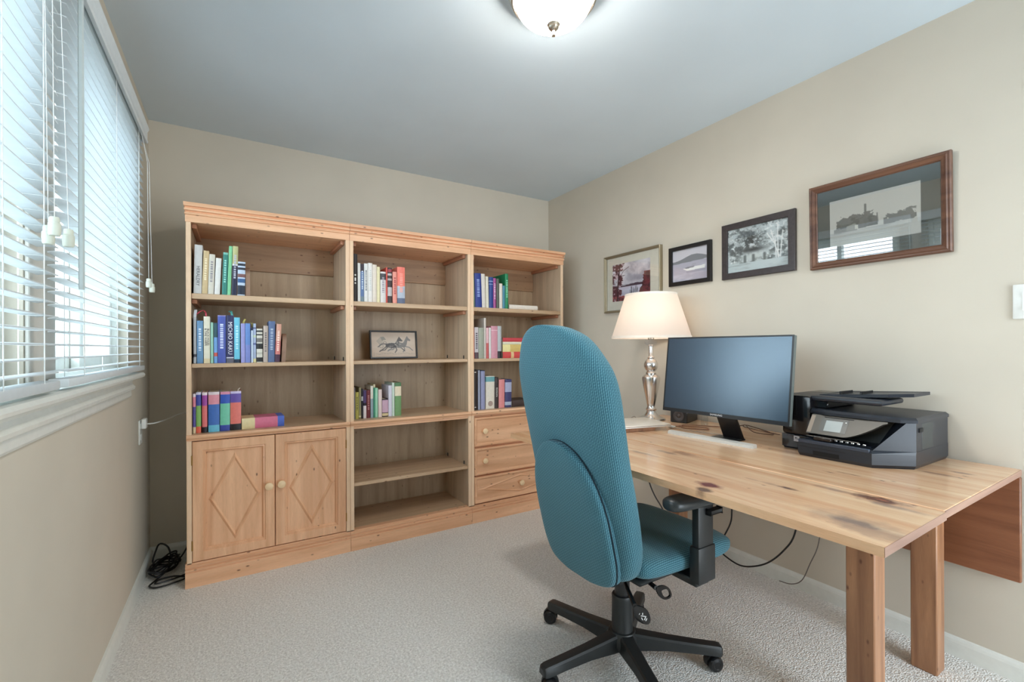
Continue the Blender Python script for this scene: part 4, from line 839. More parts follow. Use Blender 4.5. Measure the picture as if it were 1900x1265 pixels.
# tangle of black cord on the carpet in the back left corner
rr = random.Random(3); pts = [(-0.215, 3.01, 0.12), (-0.25, 3.02, 0.05), (-0.29, 3.04, 0.03), (-0.31, 3.05, 0.10), (-0.345, 3.06, 0.125), (-0.365, 3.07, 0.09), (-0.372, 3.06, 0.02)]
for k in range(64):
    a = k * 0.62; e = 0.055 + 0.028 * math.sin(k * 0.37)
    pts.append((-0.318 + (0.052 + 0.012 * math.sin(k * 1.7)) * math.cos(a), 2.995 + (e + 0.03) * 1.1 * math.sin(a + 0.4), 0.012 + 0.05 * (k / 64) * (0.4 + 0.6 * rr.random()) + 0.012 * rr.random()))
pts += [(-0.30, 2.93, 0.03), (-0.345, 2.87, 0.009), (-0.362, 2.82, 0.008), (-0.33, 2.785, 0.008), (-0.26, 2.80, 0.008), (-0.216, 2.83, 0.008), (-0.27, 2.88, 0.008), (-0.33, 2.86, 0.012), (-0.335, 2.815, 0.014), (-0.27, 2.835, 0.012), (-0.22, 2.87, 0.009)]
pts = [(max(p[0], -0.384), p[1], p[2]) for p in pts]
tag(MB().tube(pts, 0.0042, 6, smooth=4).build('extension_cord', mat('black_cord', (20, 20, 22), 0.45)), 'tangled black cord heaped on the carpet beside the left bookcase', 'cord')
# ------------------------------------------------------------------ office chair (faces +X, towards the desk)
def weave_mat():
    m = bpy.data.materials.new('teal_woven_fabric'); m.use_nodes = True
    nt = m.node_tree; N = nt.nodes.new; L = nt.links.new; b = nt.nodes['Principled BSDF']
    b.inputs['Roughness'].default_value = 0.85; b.inputs['Specular IOR Level'].default_value = 0.15
    b.inputs['Sheen Weight'].default_value = 0.15
    tc = N('ShaderNodeTexCoord'); at = N('ShaderNodeAttribute'); at.attribute_name = 'weave'; sp = N('ShaderNodeSeparateXYZ'); L(at.outputs['Vector'], sp.inputs[0])
    def M(op, a, c):
        n = N('ShaderNodeMath'); n.operation = op
        for i, v in enumerate((a, c)):
            if v is None: continue
            if isinstance(v, (int, float)): n.inputs[i].default_value = v
            else: L(v, n.inputs[i])
        return n.outputs[0]
    u = sp.outputs['X']; v = sp.outputs['Y']
    k = 2 * PI / 0.0095
    wob = N('ShaderNodeTexNoise'); wob.inputs['Scale'].default_value = 140; L(tc.outputs['Object'], wob.inputs['Vector'])
    a = M('SINE', M('ADD', M('MULTIPLY', M('ADD', M('MULTIPLY', u, 0.72), v), k), M('MULTIPLY', wob.outputs[0], 1.2)), None)
    c = M('SINE', M('MULTIPLY', M('SUBTRACT', M('MULTIPLY', u, 0.72), v), k), None)
    s = M('MULTIPLY_ADD', M('MULTIPLY', a, c), 0.5)
    s = M('ADD', M('MULTIPLY', M('MULTIPLY', a, c), 0.42), M('ADD', M('MULTIPLY', a, 0.08), 0.5))
    r = N('ShaderNodeValToRGB'); e = r.color_ramp.elements
    e[0].position = 0.25; e[0].color = (*lin((42, 82, 96)), 1); e[1].position = 0.80; e[1].color = (*lin((110, 158, 170)), 1)
    md = r.color_ramp.elements.new(0.52); md.color = (*lin((66, 114, 130)), 1)
    L(s, r.inputs[0]); L(r.outputs[0], b.inputs['Base Color'])
    bp = N('ShaderNodeBump'); bp.inputs['Strength'].default_value = 0.22; bp.inputs['Distance'].default_value = 0.003; L(s, bp.inputs['Height']); L(bp.outputs[0], b.inputs['Normal'])
    return m
M_FAB = weave_mat()
def crom(tab, n):
    tab = np.array(tab, float); out = []
    for i in range(len(tab) - 1):
        p0, p1, p2, p3 = tab[max(i - 1, 0)], tab[i], tab[i + 1], tab[min(i + 2, len(tab) - 1)]
        for k in range(n):
            t = k / n
            out.append(0.5 * (2 * p1 + (p2 - p0) * t + (2 * p0 - 5 * p1 + 4 * p2 - p3) * t * t + (3 * p1 - p0 - 3 * p2 + p3) * t ** 3))
    out.append(tab[-1]); return out
def sup(c, p): return math.copysign(abs(c) ** p, c)
CX, CY = 1.235, 1.235
ch = thing('office_chair', 'teal woven high-back office chair with black arms, pushed to the desk', 'chair', (CX, CY, 0))
def xback(z): return -0.190 - 0.176 * (z - 0.40) / 0.80 - 0.006 * math.sin((z - 0.4) / 0.8 * PI)
def weave_uv(o, rings):
    """cloth coordinates: around the cushion and along it, both in metres"""
    out = []; v = 0.0; mid = len(rings[0]) // 2; prev = None
    for r in rings:
        P = [Vector(q) for q in r]; acc = [0.0]
        for a, b in zip(P[:-1], P[1:]): acc.append(acc[-1] + (b - a).length)
        if prev is not None: v += (P[mid] - prev).length
        prev = P[mid]
        out += [(u - acc[mid], v, 0.0) for u in acc]
    at = o.data.attributes.new('weave', 'FLOAT_VECTOR', 'POINT'); at.data.foreach_set('vector', [c for q in out for c in q])
    return o
def slab_z(tab, off, e, n=4, seg=56):
    mb = MB(); rings = []
    for z, w, t in crom(tab, n):
        xb = xback(z) + off; p = 2 / e
        rings.append([(xb + t / 2 + t / 2 * sup(math.sin(a), p), w * sup(math.cos(a), p), z) for a in np.linspace(PI / 2, 2.5 * PI, seg, endpoint=False)])
    return mb.loft(rings), rings
back = [(0.388, 0.09, 0.045), (0.398, 0.145, 0.075), (0.425, 0.195, 0.100), (0.48, 0.222, 0.116), (0.56, 0.233, 0.124), (0.68, 0.237, 0.128), (0.80, 0.236, 0.128), (0.92, 0.240, 0.130), (1.02, 0.240, 0.132), (1.09, 0.230, 0.128), (1.15, 0.199, 0.116), (1.195, 0.164, 0.102), (1.222, 0.122, 0.082), (1.238, 0.074, 0.056), (1.244, 0.02, 0.02)]
_m, _r3 = slab_z(back, 0.0, 3.0); weave_uv(_m.build('backrest', M_FAB, ch, ang=1.2), _r3)
pan = [(z, w * 0.95, t) for z, w, t in [(0.374, 0.08, 0.03), (0.384, 0.135, 0.05), (0.405, 0.172, 0.062), (0.46, 0.193, 0.068), (0.54, 0.198, 0.070), (0.62, 0.196, 0.070), (0.68, 0.186, 0.068), (0.735, 0.166, 0.064), (0.78, 0.138, 0.058), (0.815, 0.104, 0.05), (0.836, 0.07, 0.042), (0.848, 0.035, 0.034), (0.852, 0.012, 0.03)]]
_m, _r3 = slab_z(pan, -0.029, 5.0); weave_uv(_m.build('back_panel', M_FAB, ch, ang=1.2), _r3)
sm = MB()
pp = [(z, w) for z, w, t in crom(pan, 4)][3:]
path = [(xback(z) - 0.001, -w - 0.001, z) for z, w in pp] + [(xback(z) - 0.001, w + 0.001, z) for z, w in pp[::-1]]
sm.tube(path, 0.0028, 6).build('seam_shade', mat('seam_shade_teal', (16, 40, 52), 0.8), ch)  # thin dark tube along the panel joint, standing in for the gap's shade
mb = MB(); rings = []
for x, w, z0, z1 in crom([(-0.13, 0.17, 0.425, 0.455), (-0.12, 0.205, 0.41, 0.475), (-0.09, 0.226, 0.40, 0.486), (0.0, 0.236, 0.396, 0.487), (0.10, 0.238, 0.394, 0.484), (0.2, 0.238, 0.392, 0.486), (0.27, 0.237, 0.393, 0.488), (0.31, 0.231, 0.399, 0.482), (0.335, 0.219, 0.411, 0.469), (0.346, 0.20, 0.427, 0.45)], 3):
    p = 2 / 3.4
    rings.append([(x, w * sup(math.cos(a), p), (z0 + z1) / 2 + (z1 - z0) / 2 * sup(math.sin(a), p)) for a in np.linspace(-PI / 2, 1.5 * PI, 52, endpoint=False)])
weave_uv(mb.loft(rings).build('seat', M_FAB, ch, ang=1.2), rings)
MB().box(-0.11, 0.29, -0.19, 0.19, 0.380, 0.400, bev=0.008).build('seat_pan', M_BLACKP, ch)
MB().box(-0.10, 0.14, -0.085, 0.085, 0.335, 0.381, bev=0.010, seg=2).build('tilt_mechanism', M_BLACKP, ch)
sp_ = MB()
sp_.loft([[(x, y, z) for y in (-0.035, 0.035)] + [(x + 0.012 * s, y, z + 0.004) for y, s in ((0.035, 1), (-0.035, 1))] for x, z in ((-0.06, 0.345), (-0.13, 0.345), (-0.165, 0.40), (-0.17, 0.52))])
sp_.build('back_bracket', M_BLACKP, ch)
for s in (-1, 1):
    yc = s * 0.268
    a = MB(); rings = []
    for x, w, t in crom([(-0.072, 0.006, 0.006), (-0.068, 0.02, 0.016), (-0.05, 0.033, 0.022), (-0.01, 0.039, 0.024), (0.06, 0.040, 0.023), (0.13, 0.038, 0.021), (0.17, 0.032, 0.018), (0.186, 0.018, 0.012), (0.19, 0.005, 0.005)], 3):
        zc = 0.668 - 0.010 * (x + 0.07) / 0.26
        rings.append([(x, yc + w * math.cos(q), zc + t * sup(math.sin(q), 0.7)) for q in np.linspace(0, 2 * PI, 28, endpoint=False)])
    arm = a.loft(rings).build('arm_pad', mat('arm_pad_black', (46, 52, 55), 0.34, bump=0.05, bscale=400), ch)
    arm['label'] = 'smooth black arm pad'
    MB().box(0.066, 0.146, yc - 0.014, yc + 0.014, 0.44, 0.652, bev=0.006, seg=2).build('arm_post', M_BLACKP, ch)
    MB().box(0.060, 0.150, yc - 0.019, yc + 0.019, 0.384, 0.505, bev=0.006, seg=2).build('arm_sleeve', M_BLACKP, ch)
    MB().box(0.072, 0.140, min(yc, s * 0.06), max(yc, s * 0.06), 0.366, 0.390, bev=0.004).build('arm_bracket', M_BLACKP, ch)
    MB().box(0.105, 0.165, yc + s * 0.014, yc + s * 0.030, 0.612, 0.626, bev=0.004, seg=2).build('height_button', M_BLACKP, ch)
MB().lathe([(0.028, 0.20), (0.028, 0.338)], 28).build('gas_lift', mat('gas_lift_black', (24, 24, 26), 0.3), ch)
MB().lathe([(0.036, 0.085), (0.043, 0.09), (0.0395, 0.10), (0.0375, 0.232), (0.0385, 0.242), (0.036, 0.247), (0.028, 0.247)], 36).build('column_cover', M_BLACKP, ch)
hub = MB().lathe([(0.030, 0.050), (0.052, 0.055), (0.058, 0.075), (0.056, 0.100), (0.046, 0.116), (0.036, 0.118)], 36).build('base_hub', M_BLACKP, ch)
R_ = 0.333
for k in range(5):
    an = math.radians(104 + 72 * k); Mz = Matrix.Rotation(an, 4, 'Z')
    lg = MB(); rings = []
    for x, w, zt, zb in ((0.035, 0.030, 0.114, 0.055), (0.07, 0.028, 0.110, 0.056), (0.16, 0.025, 0.101, 0.062), (0.26, 0.0235, 0.094, 0.060), (0.335, 0.0225, 0.090, 0.056), (0.347, 0.021, 0.087, 0.057), (0.353, 0.015, 0.080, 0.060)):
        c = 0.007
        rings.append([(x, -w, zb), (x, w, zb), (x, w * 0.92, zt - c), (x, w * 0.70, zt - 0.001), (x, w * 0.2, zt), (x, -w * 0.2, zt), (x, -w * 0.70, zt - 0.001), (x, -w * 0.92, zt - c)])
    leg = lg.loft(rings, M=Mz).build('base_leg', M_BLACKP, ch)
    sw = math.radians((35, 150, 70, 200, 120)[k])
    Mc = Mz @ Matrix.Translation((R_, 0, 0)) @ Matrix.Rotation(sw, 4, 'Z')
    cs = MB().lathe([(0.006, 0.045), (0.006, 0.062)], 12, M=Mc)
    hd = [(0.030 * math.cos(t), 0.029 + 0.030 * math.sin(t)) for t in np.linspace(-0.2, PI + 0.2, 14)]
    cs.prism(hd + [(-0.02, 0.02), (0.02, 0.02)], 'y', -0.006, 0.006, M=Mc @ Matrix.Translation((0.012, 0, 0)))
    caster = cs.build('caster', M_BLACKP, leg)
    for s in (-1, 1):
        Mw = Mc @ Matrix.Translation((0.012, s * 0.0155, 0.0275)) @ Matrix.Rotation(-s * PI / 2, 4, 'X')
        wh = MB().lathe([(0.020, -0.009), (0.0255, -0.007), (0.027, -0.002), (0.027, 0.004), (0.024, 0.009), (0.014, 0.0115), (0.012, 0.0095), (0.003, 0.0095)], 24, M=Mw)
        o = wh.build('caster_wheel', mat('caster_black', (22, 23, 25), 0.3), ch)
# two paddle levers under the seat
def paddle(P0, P1, Q, length, width, hole):
    P0, P1, Q = Vector(P0), Vector(P1), Vector(Q)
    m = MB().tube([P0, P1], [0.005, 0.008], 8)
    d = (Q - P1).normalized(); nrm = Vector((-0.72, -0.5, 0.48)); p = d.cross(nrm).normalized(); nn = p.cross(d).normalized()
    def ring(f, g):
        out = []
        for a in np.linspace(0, 2 * PI, 36, endpoint=False):
            t = (1 - math.cos(a)) / 2; ww = width * (0.32 + 0.68 * math.sin(PI * min(1, t * 0.62 + 0.12)))
            c = P1 + d * (length * (0.5 + (t - 0.5) * f)) if f == 1 else P1 + d * (length * (0.62 + (t - 0.5) * f))
            out.append(c + p * (ww * g * math.sin(a)))
        return out
    th = nn * 0.003
    o = ring(1, 1); i = ring(0.58, 0.60)
    if hole:
        rings = [[v + th for v in o], [v + th for v in i], [v - th for v in i], [v - th for v in o], [v + th for v in o]]
        m.loft([[tuple(v) for v in r] for r in rings], cap=False)
    else:
        m.loft([[tuple(v - th) for v in o], [tuple(v + th * 0.6) for v in o], [tuple(v + th) for v in ring(0.86, 0.86)]])
    return m.build('lever', mat('lever_black', (20, 20, 22), 0.25), ch), P1, d, p, nn
paddle((-0.02, -0.09, 0.37), (-0.062, -0.215, 0.381), (0.025, -0.215, 0.325), 0.085, 0.021, True)
lv, P1, d, p, nn = paddle((-0.08, -0.08, 0.37), (-0.160, -0.215, 0.352), (-0.075, -0.215, 0.250), 0.092, 0.023, False)
ic = MB()
def bar(u0, v0, u1, v1, w):
    a = P1 + d * u0 + p * v0 + nn * 0.0034; b = P1 + d * u1 + p * v1 + nn * 0.0034
    q = (b - a).normalized().cross(nn) * w / 2
    ic.loft([[tuple(a + q), tuple(a - q), tuple(a - q + nn * 0.0004), tuple(a + q + nn * 0.0004)], [tuple(b + q), tuple(b - q), tuple(b - q + nn * 0.0004), tuple(b + q + nn * 0.0004)]])
bar(0.040, -0.006, 0.047, -0.002, 0.003); bar(0.046, 0.004, 0.062, -0.008, 0.003); bar(0.060, -0.008, 0.070, 0.004, 0.003); bar(0.054, 0.006, 0.066, 0.008, 0.0025); bar(0.070, -0.006, 0.077, 0.002, 0.003); bar(0.034, 0.002, 0.038, 0.006, 0.002)
ic.build('symbol', mat('lever_symbol_white', (225, 226, 226), 0.4), lv, smooth=False)
# ------------------------------------------------------------------ printer
pt = thing('printer', 'black all-in-one inkjet printer with a feeder lid on the desk', 'printer', (1.888, 0.822, DZ))
M_PR = mat('printer_black', (35, 40, 49), 0.34, noise=0.04, bump=0.05, bscale=600); M_PR2 = mat('printer_gloss_black', (24, 24, 28), 0.14); M_PR3 = mat('printer_grey_side', (58, 62, 62), 0.5)
def ringz(poly, z): return [(x, y, z) for x, y in poly]
# lower case with the cut right front corner
low = [(0.006, 0.108), (0.006, -0.126), (0.104, -0.214), (0.40, -0.216), (0.40, 0.214), (0.098, 0.214), (0.098, 0.108)]
lo1 = [(0.0, 0.112), (0.0, -0.130), (0.100, -0.220), (0.405, -0.222), (0.405, 0.220), (0.092, 0.220), (0.092, 0.112)]
lo2 = [(0.012, 0.112), (0.012, -0.126), (0.104, -0.220), (0.405, -0.222), (0.405, 0.220), (0.092, 0.220), (0.092, 0.112)]
MB().loft([ringz(low, 0.0), ringz(lo1, 0.012), ringz(lo1, 0.050), ringz(lo2, 0.060)]).build('lower_case', M_PR, pt, smooth=False)
# right cheek rising from the tray to the lid
c0 = [(0.012, -0.128), (0.104, -0.2195), (0.403, -0.2215), (0.403, -0.150), (0.10, -0.110)]
c1 = [(0.083, -0.1985), (0.104, -0.2195), (0.403, -0.2215), (0.403, -0.150), (0.15, -0.150)]
MB().loft([ringz(c0, 0.0602), ringz(c1, 0.158)]).build('right_cheek', M_PR, pt, smooth=False)
MB().box(0.150, 0.403, -0.2205, 0.219, 0.0602, 0.158, bev=0.004).build('body', M_PR3, pt)
# left tower
MB().box(0.088, 0.40, 0.108, 0.2205, 0.0604, 0.226, bev=0.012, seg=2).build('left_tower', M_PR2, pt)
MB().box(0.0865, 0.09, 0.120, 0.2185, 0.008, 0.060, bev=0.001).build('left_fascia', M_PR2, pt)
# scanner lid
lid = [(0.092, 0.108), (0.070, 0.05), (0.070, -0.08), (0.076, -0.185), (0.106, -0.2235), (0.405, -0.2245), (0.405, 0.2), (0.2, 0.2)]
li2 = [(x + 0.008 * (x < 0.2) - 0.006 * (x > 0.3), y * 0.965) for x, y in lid]
MB().loft([ringz(lid, 0.158), ringz(lid, 0.168), ringz(li2, 0.176)]).build('scanner_lid', M_PR, pt, smooth=False)
# control panel, tilted, with its lower edge curved
def panel_pt(y, s):  # s 0 bottom .. 1 top
    return (0.026 + 0.050 * s, y, 0.088 + 0.068 * s)
ys = np.linspace(0.095, -0.150, 22)
lowr = [0.0 if y > -0.03 else min(0.92, ((-0.03 - y) / 0.12) ** 1.5) for y in ys]
r0 = [panel_pt(y, l) for y, l in zip(ys, lowr)]; r1 = [panel_pt(y, 1.0) for y in ys]
back0 = [(x + 0.02, y, z - 0.004) for x, y, z in r0]; back1 = [(x + 0.02, y, z) for x, y, z in r1]
cp = MB(); cp.loft([r0, r1, back1, back0, r0], cap=False, closed=False)
cpo = cp.build('control_panel', mat('panel_grey', (86, 84, 78), 0.34, metal=0.1), pt, ang=0.9)
def on_panel(y0, y1, s0, s1, h, name, m):
    n = Vector((-0.068, 0, 0.050)).normalized() * h
    q = [Vector(panel_pt(y, s)) for y, s in ((y0, s0), (y1, s0), (y1, s1), (y0, s1))]
    return MB().loft([[tuple(v - n) for v in q], [tuple(v + n) for v in q]]).build(name, m, cpo, smooth=False)
on_panel(0.055, -0.035, 0.16, 0.86, 0.0008, 'display_bezel', mat('display_bezel_grey', (98, 100, 98), 0.25))
on_panel(0.038, -0.018, 0.20, 0.74, 0.0014, 'touch_screen', mat('touch_screen_pale', (176, 184, 184), 0.2))
on_panel(0.048, -0.050, 0.89, 0.915, 0.0014, 'slot_line', M_PR2)
on_panel(-0.026, -0.030, 0.70, 0.74, 0.0018, 'status_light', mat('status_white', (240, 242, 244), 0.3))
on_panel(0.094, 0.080, 0.05, 0.95, 0.0008, 'panel_end', mat('panel_end_tan', (150, 136, 122), 0.3))
# paper output
MB().box(-0.0014, 0.012, -0.122, 0.1115, 0.050, 0.0635, bev=0.002).build('tray_rim', mat('tray_rim_slate', (58, 66, 80), 0.3), pt)
MB().box(0.05, 0.15, -0.11, 0.108, 0.0605, 0.064).build('output_tray', mat('tray_blue_black', (30, 36, 48), 0.3), pt, smooth=False)
MB().box(0.010, 0.060, 0.002, 0.062, 0.0642, 0.078, bev=0.003).build('tray_extender', mat('tray_brown_black', (44, 34, 30), 0.3), pt)
ro = MB()
ro.tube([(0.020, 0.090, 0.078), (0.020, -0.085, 0.078)], 0.0016, 8)
ro.build('roller_bar', M_CHROME, pt)
for k in range(6): MB().lathe([(0.003, -0.005), (0.0045, -0.0035), (0.0045, 0.0035), (0.003, 0.005)], 12, M=Matrix.Translation((0.036, -0.005 - 0.018 * k, 0.069)) @ Matrix.Rotation(PI / 2, 4, 'X')).build('star_wheel', M_CHROME, pt)
MB().box(-0.0012, 0.0, -0.030, 0.058, 0.010, 0.026).build('tray_grip', mat('grip_slot', (6, 6, 8), 0.8), pt, smooth=False)
MB().box(-0.0008, 0.0, -0.05, 0.110, 0.036, 0.0375).build('tray_seam', mat('grip_slot', (10, 11, 13), 0.6), pt, smooth=False)
MB().box(0.124, 0.156, -0.2232, -0.2200, 0.126, 0.140).build('side_notch', mat('grip_slot', (10, 11, 13), 0.6), pt, smooth=False)
# document feeder: hinged arm over the lid and its input tray
MB().box(0.104, 0.300, -0.125, 0.212, 0.206, 0.227, bev=0.009, seg=2).build('feeder_cover', M_PR, pt)
MB().box(0.120, 0.360, 0.060, 0.210, 0.177, 0.207, bev=0.004).build('feeder_body', M_PR2, pt)
it = MB(); n0 = [(0.145, 0.10, 0.230), (0.37, 0.10, 0.232), (0.37, -0.12, 0.247), (0.355, -0.185, 0.252), (0.20, -0.185, 0.252), (0.165, -0.12, 0.247)]
it.loft([[(x, y, z - 0.012) for x, y, z in n0], n0, [(x + (0.012 if x < .25 else -0.012), y * 0.94, z - 0.004) for x, y, z in n0]])
it.build('input_tray', M_PR, pt, smooth=False)
for y in (-0.02, 0.05): MB().box(0.20, 0.31, y - 0.002, y + 0.002, 0.226, 0.246 - 0.06 * y, bev=0.001).build('paper_guide', M_PR2, pt)
# maker's badge on the left fascia: a pale square with a dark sign
bd = MB().box(-0.0004, 0.0004, -0.011, 0.011, -0.011, 0.011).build('badge', mat('badge_pale', (192, 190, 196), 0.4), pt, loc=(0.0862, 0.160, 0.045), smooth=False)
sg = MB()
for (y0, y1, z0, z1) in ((0.001, 0.0055, 0.000, 0.006), (-0.003, 0.001, 0.0015, 0.0045), (-0.0055, -0.0035, -0.004, 0.002), (-0.0035, 0.003, -0.0052, -0.0038)):
    sg.box(-0.0008, -0.0004, y0, y1, z0, z1)
sg.build('sign', mat('badge_ink', (24, 24, 28), 0.4), bd, smooth=False)
# ------------------------------------------------------------------ pictures: flat prints painted cell by cell
NR = np.random.RandomState(5)
def up(a, H, W):
    h, w = a.shape; yi = np.linspace(0, h - 1.001, H); xi = np.linspace(0, w - 1.001, W)
    y0 = yi.astype(int); x0 = xi.astype(int); fy = (yi - y0)[:, None]; fx = (xi - x0)[None]
    return (a[y0][:, x0] * (1 - fy) * (1 - fx) + a[y0 + 1][:, x0] * fy * (1 - fx) + a[y0][:, x0 + 1] * (1 - fy) * fx + a[y0 + 1][:, x0 + 1] * fy * fx)
def fbm(H, W, base=4, octs=5, asp=1.0):
    s = np.zeros((H, W)); amp = 1.0; tot = 0
    for o in range(octs):
        n = int(base * 2 ** o) + 2; s += amp * up(NR.rand(n, max(2, int(n * asp))), H, W); tot += amp; amp *= 0.6
    return s / tot
def put(img, mask, rgb, a=1.0):
    k = (np.clip(mask, 0, 1) * a)[..., None]; img[:] = img * (1 - k) + np.array(rgb) / 255 * k
def stroke(img, pts, wd, rgb, a=1.0):
    H, W, _ = img.shape; Y, X = np.mgrid[0:H, 0:W]; X = X / W * (W / H); Y = Y / H; asp = W / H
    m = np.zeros((H, W))
    for (x0, y0), (x1, y1) in zip(pts[:-1], pts[1:]):
        x0, x1 = x0 * asp, x1 * asp; dx, dy = x1 - x0, y1 - y0; L2 = dx * dx + dy * dy + 1e-9
        t = np.clip(((X - x0) * dx + (Y - y0) * dy) / L2, 0, 1); dd = np.hypot(X - x0 - t * dx, Y - y0 - t * dy)
        m = np.maximum(m, np.clip(1.5 - dd / wd, 0, 1))
    put(img, m, rgb, a)
def fillpoly(img, pts, rgb, a=1.0):
    H, W, _ = img.shape; Y, X = np.mgrid[0:H, 0:W]; X = X / W; Y = Y / H; ins = np.zeros((H, W), bool); n = len(pts)
    for i in range(n):
        (x0, y0), (x1, y1) = pts[i], pts[(i + 1) % n]
        c = ((y0 > Y) != (y1 > Y)) & (X < (x1 - x0) * (Y - y0) / (y1 - y0 + 1e-12) + x0); ins ^= c
    put(img, ins.astype(float), rgb, a)
def base_img(H, W, rgb): return np.ones((H, W, 3)) * np.array(rgb) / 255
def pic_lake(H=84, W=112):
    im = base_img(H, W, (176, 172, 182)); Y, X = np.mgrid[0:H, 0:W]; X = X / W; Y = Y / H
    n = fbm(H, W, 3); put(im, (n - 0.42) * 4 * (Y < 0.55), (222, 216, 222)); put(im, (0.45 - n) * 4 * (Y < 0.5), (132, 128, 144))
    put(im, (Y > 0.60).astype(float), (192, 188, 204)); put(im, (fbm(H, W, 5, 4, 0.3) - 0.5) * 3 * (Y > 0.6), (160, 156, 178))
    hill = 0.585 + 0.02 * np.sin(X * 7); put(im, ((Y > hill - 0.02 * (1 - X)) & (Y < 0.62)).astype(float), (70, 52, 66))
    f = fbm(H, W, 8); tr = (X > 0.72 + 0.25 * (0.75 - Y) * (Y < 0.75) + (f - 0.5) * 0.25) & (Y > 0.30) & (Y < 0.86)
    put(im, tr * 1.0, (104, 44, 52)); put(im, tr * (f > 0.55), (66, 28, 38))
    bl = (Y > 0.80 + 0.25 * X + (f - 0.5) * 0.3); put(im, bl * 1.0, (150, 78, 82)); put(im, bl * (f > 0.52), (98, 44, 52))
    lf = (X < 0.30 - 0.12 * Y + (f - 0.5) * 0.35) & (f > 0.47); put(im, lf * 1.0, (84, 44, 54)); put(im, lf * (fbm(H, W, 14) > 0.55), (196, 172, 180))
    stroke(im, [(0.13, 1), (0.15, 0.6), (0.18, 0.25), (0.22, 0.0)], 0.022, (52, 30, 38))
    for q in ([(0.16, 0.45), (0.3, 0.2), (0.45, 0.12)], [(0.17, 0.3), (0.08, 0.12)], [(0.17, 0.35), (0.34, 0.32)]): stroke(im, q, 0.008, (58, 36, 46))
    for k in range(9): stroke(im, [(0.5 + 0.02 * k, 0.95), (0.48 + 0.025 * k + 0.03 * math.sin(k * 3), 0.68 + 0.05 * math.cos(k * 2))], 0.007, (44, 34, 44))
    return im
def pic_boat(H=76, W=96):
    im = base_img(H, W, (196, 194, 204)); Y, X = np.mgrid[0:H, 0:W]; X = X / W; Y = Y / H
    put(im, (Y > 0.40).astype(float), (164, 162, 178)); put(im, np.clip((fbm(H, W, 6, 4, 0.4) - 0.5) * 3, 0, 1) * (Y > 0.4), (198, 196, 210))
    top = 0.36 - 0.16 * np.exp(-((X - 0.62) / 0.35) ** 2) * 1.0; put(im, ((Y > top) & (Y < 0.43 - 0.04 * X)).astype(float), (116, 118, 126))
    fillpoly(im, [(0.30, 0.60), (0.92, 0.56), (0.90, 0.66), (0.42, 0.68)], (236, 236, 242)); fillpoly(im, [(0.36, 0.57), (0.62, 0.55), (0.60, 0.60), (0.38, 0.61)], (120, 118, 128))
    stroke(im, [(0.55, 0.56), (0.58, 0.50), (0.66, 0.50)], 0.012, (150, 150, 160)); put(im, ((Y > 0.68) & (Y < 0.74) & (X > 0.4) & (X < 0.92)) * 0.6, (140, 138, 156))
    return im
def pic_forest(H=96, W=124):
    im = base_img(H, W, (184, 192, 194)); Y, X = np.mgrid[0:H, 0:W]; X = X / W; Y = Y / H
    f = fbm(H, W, 10, 5); g = fbm(H, W, 24, 3)
    put(im, np.clip((f - 0.47) * 6, 0, 1) * (Y < 0.8), (92, 98, 100)); put(im, np.clip((g - 0.55) * 6, 0, 1) * (Y < 0.78), (222, 228, 230))
    blob = np.exp(-(((X - 0.40) / 0.16) ** 2 + ((Y - 0.36) / 0.22) ** 2)); put(im, np.clip(blob * (g > 0.47) * 1.3, 0, 1), (56, 60, 62)); put(im, np.clip(np.exp(-(((X - 0.42) / 0.06) ** 2 + ((Y - 0.3) / 0.2) ** 2)) * (f < 0.52), 0, 1), (214, 218, 220))
    put(im, (np.exp(-(((X - 0.42) / 0.22) ** 2 + ((Y - 0.53) / 0.05) ** 2))) * 1.0, (54, 56, 58)); put(im, np.exp(-(((X - 0.45) / 0.26) ** 2 + ((Y - 0.68) / 0.07) ** 2)), (196, 202, 200))
    for a, b in (((0.72, 0.2), (0.84, 0.78)), ((0.82, 0.1), (0.83, 0.8)), ((0.78, 0.35), (0.80, 0.8)), ((0.9, 0.25), (0.86, 0.78)), ((0.66, 0.25), (0.78, 0.5))): stroke(im, [a, b], 0.010, (226, 232, 234))
    for x in (0.3, 0.44, 0.62): stroke(im, [(x, 0.66), (x, 0.78)], 0.028, (104, 110, 110))
    put(im, (Y > 0.80).astype(float), (190, 200, 202)); put(im, np.clip((fbm(H, W, 12, 3, 0.3) - 0.5) * 4, 0, 1) * (Y > 0.8), (150, 158, 160))
    return im
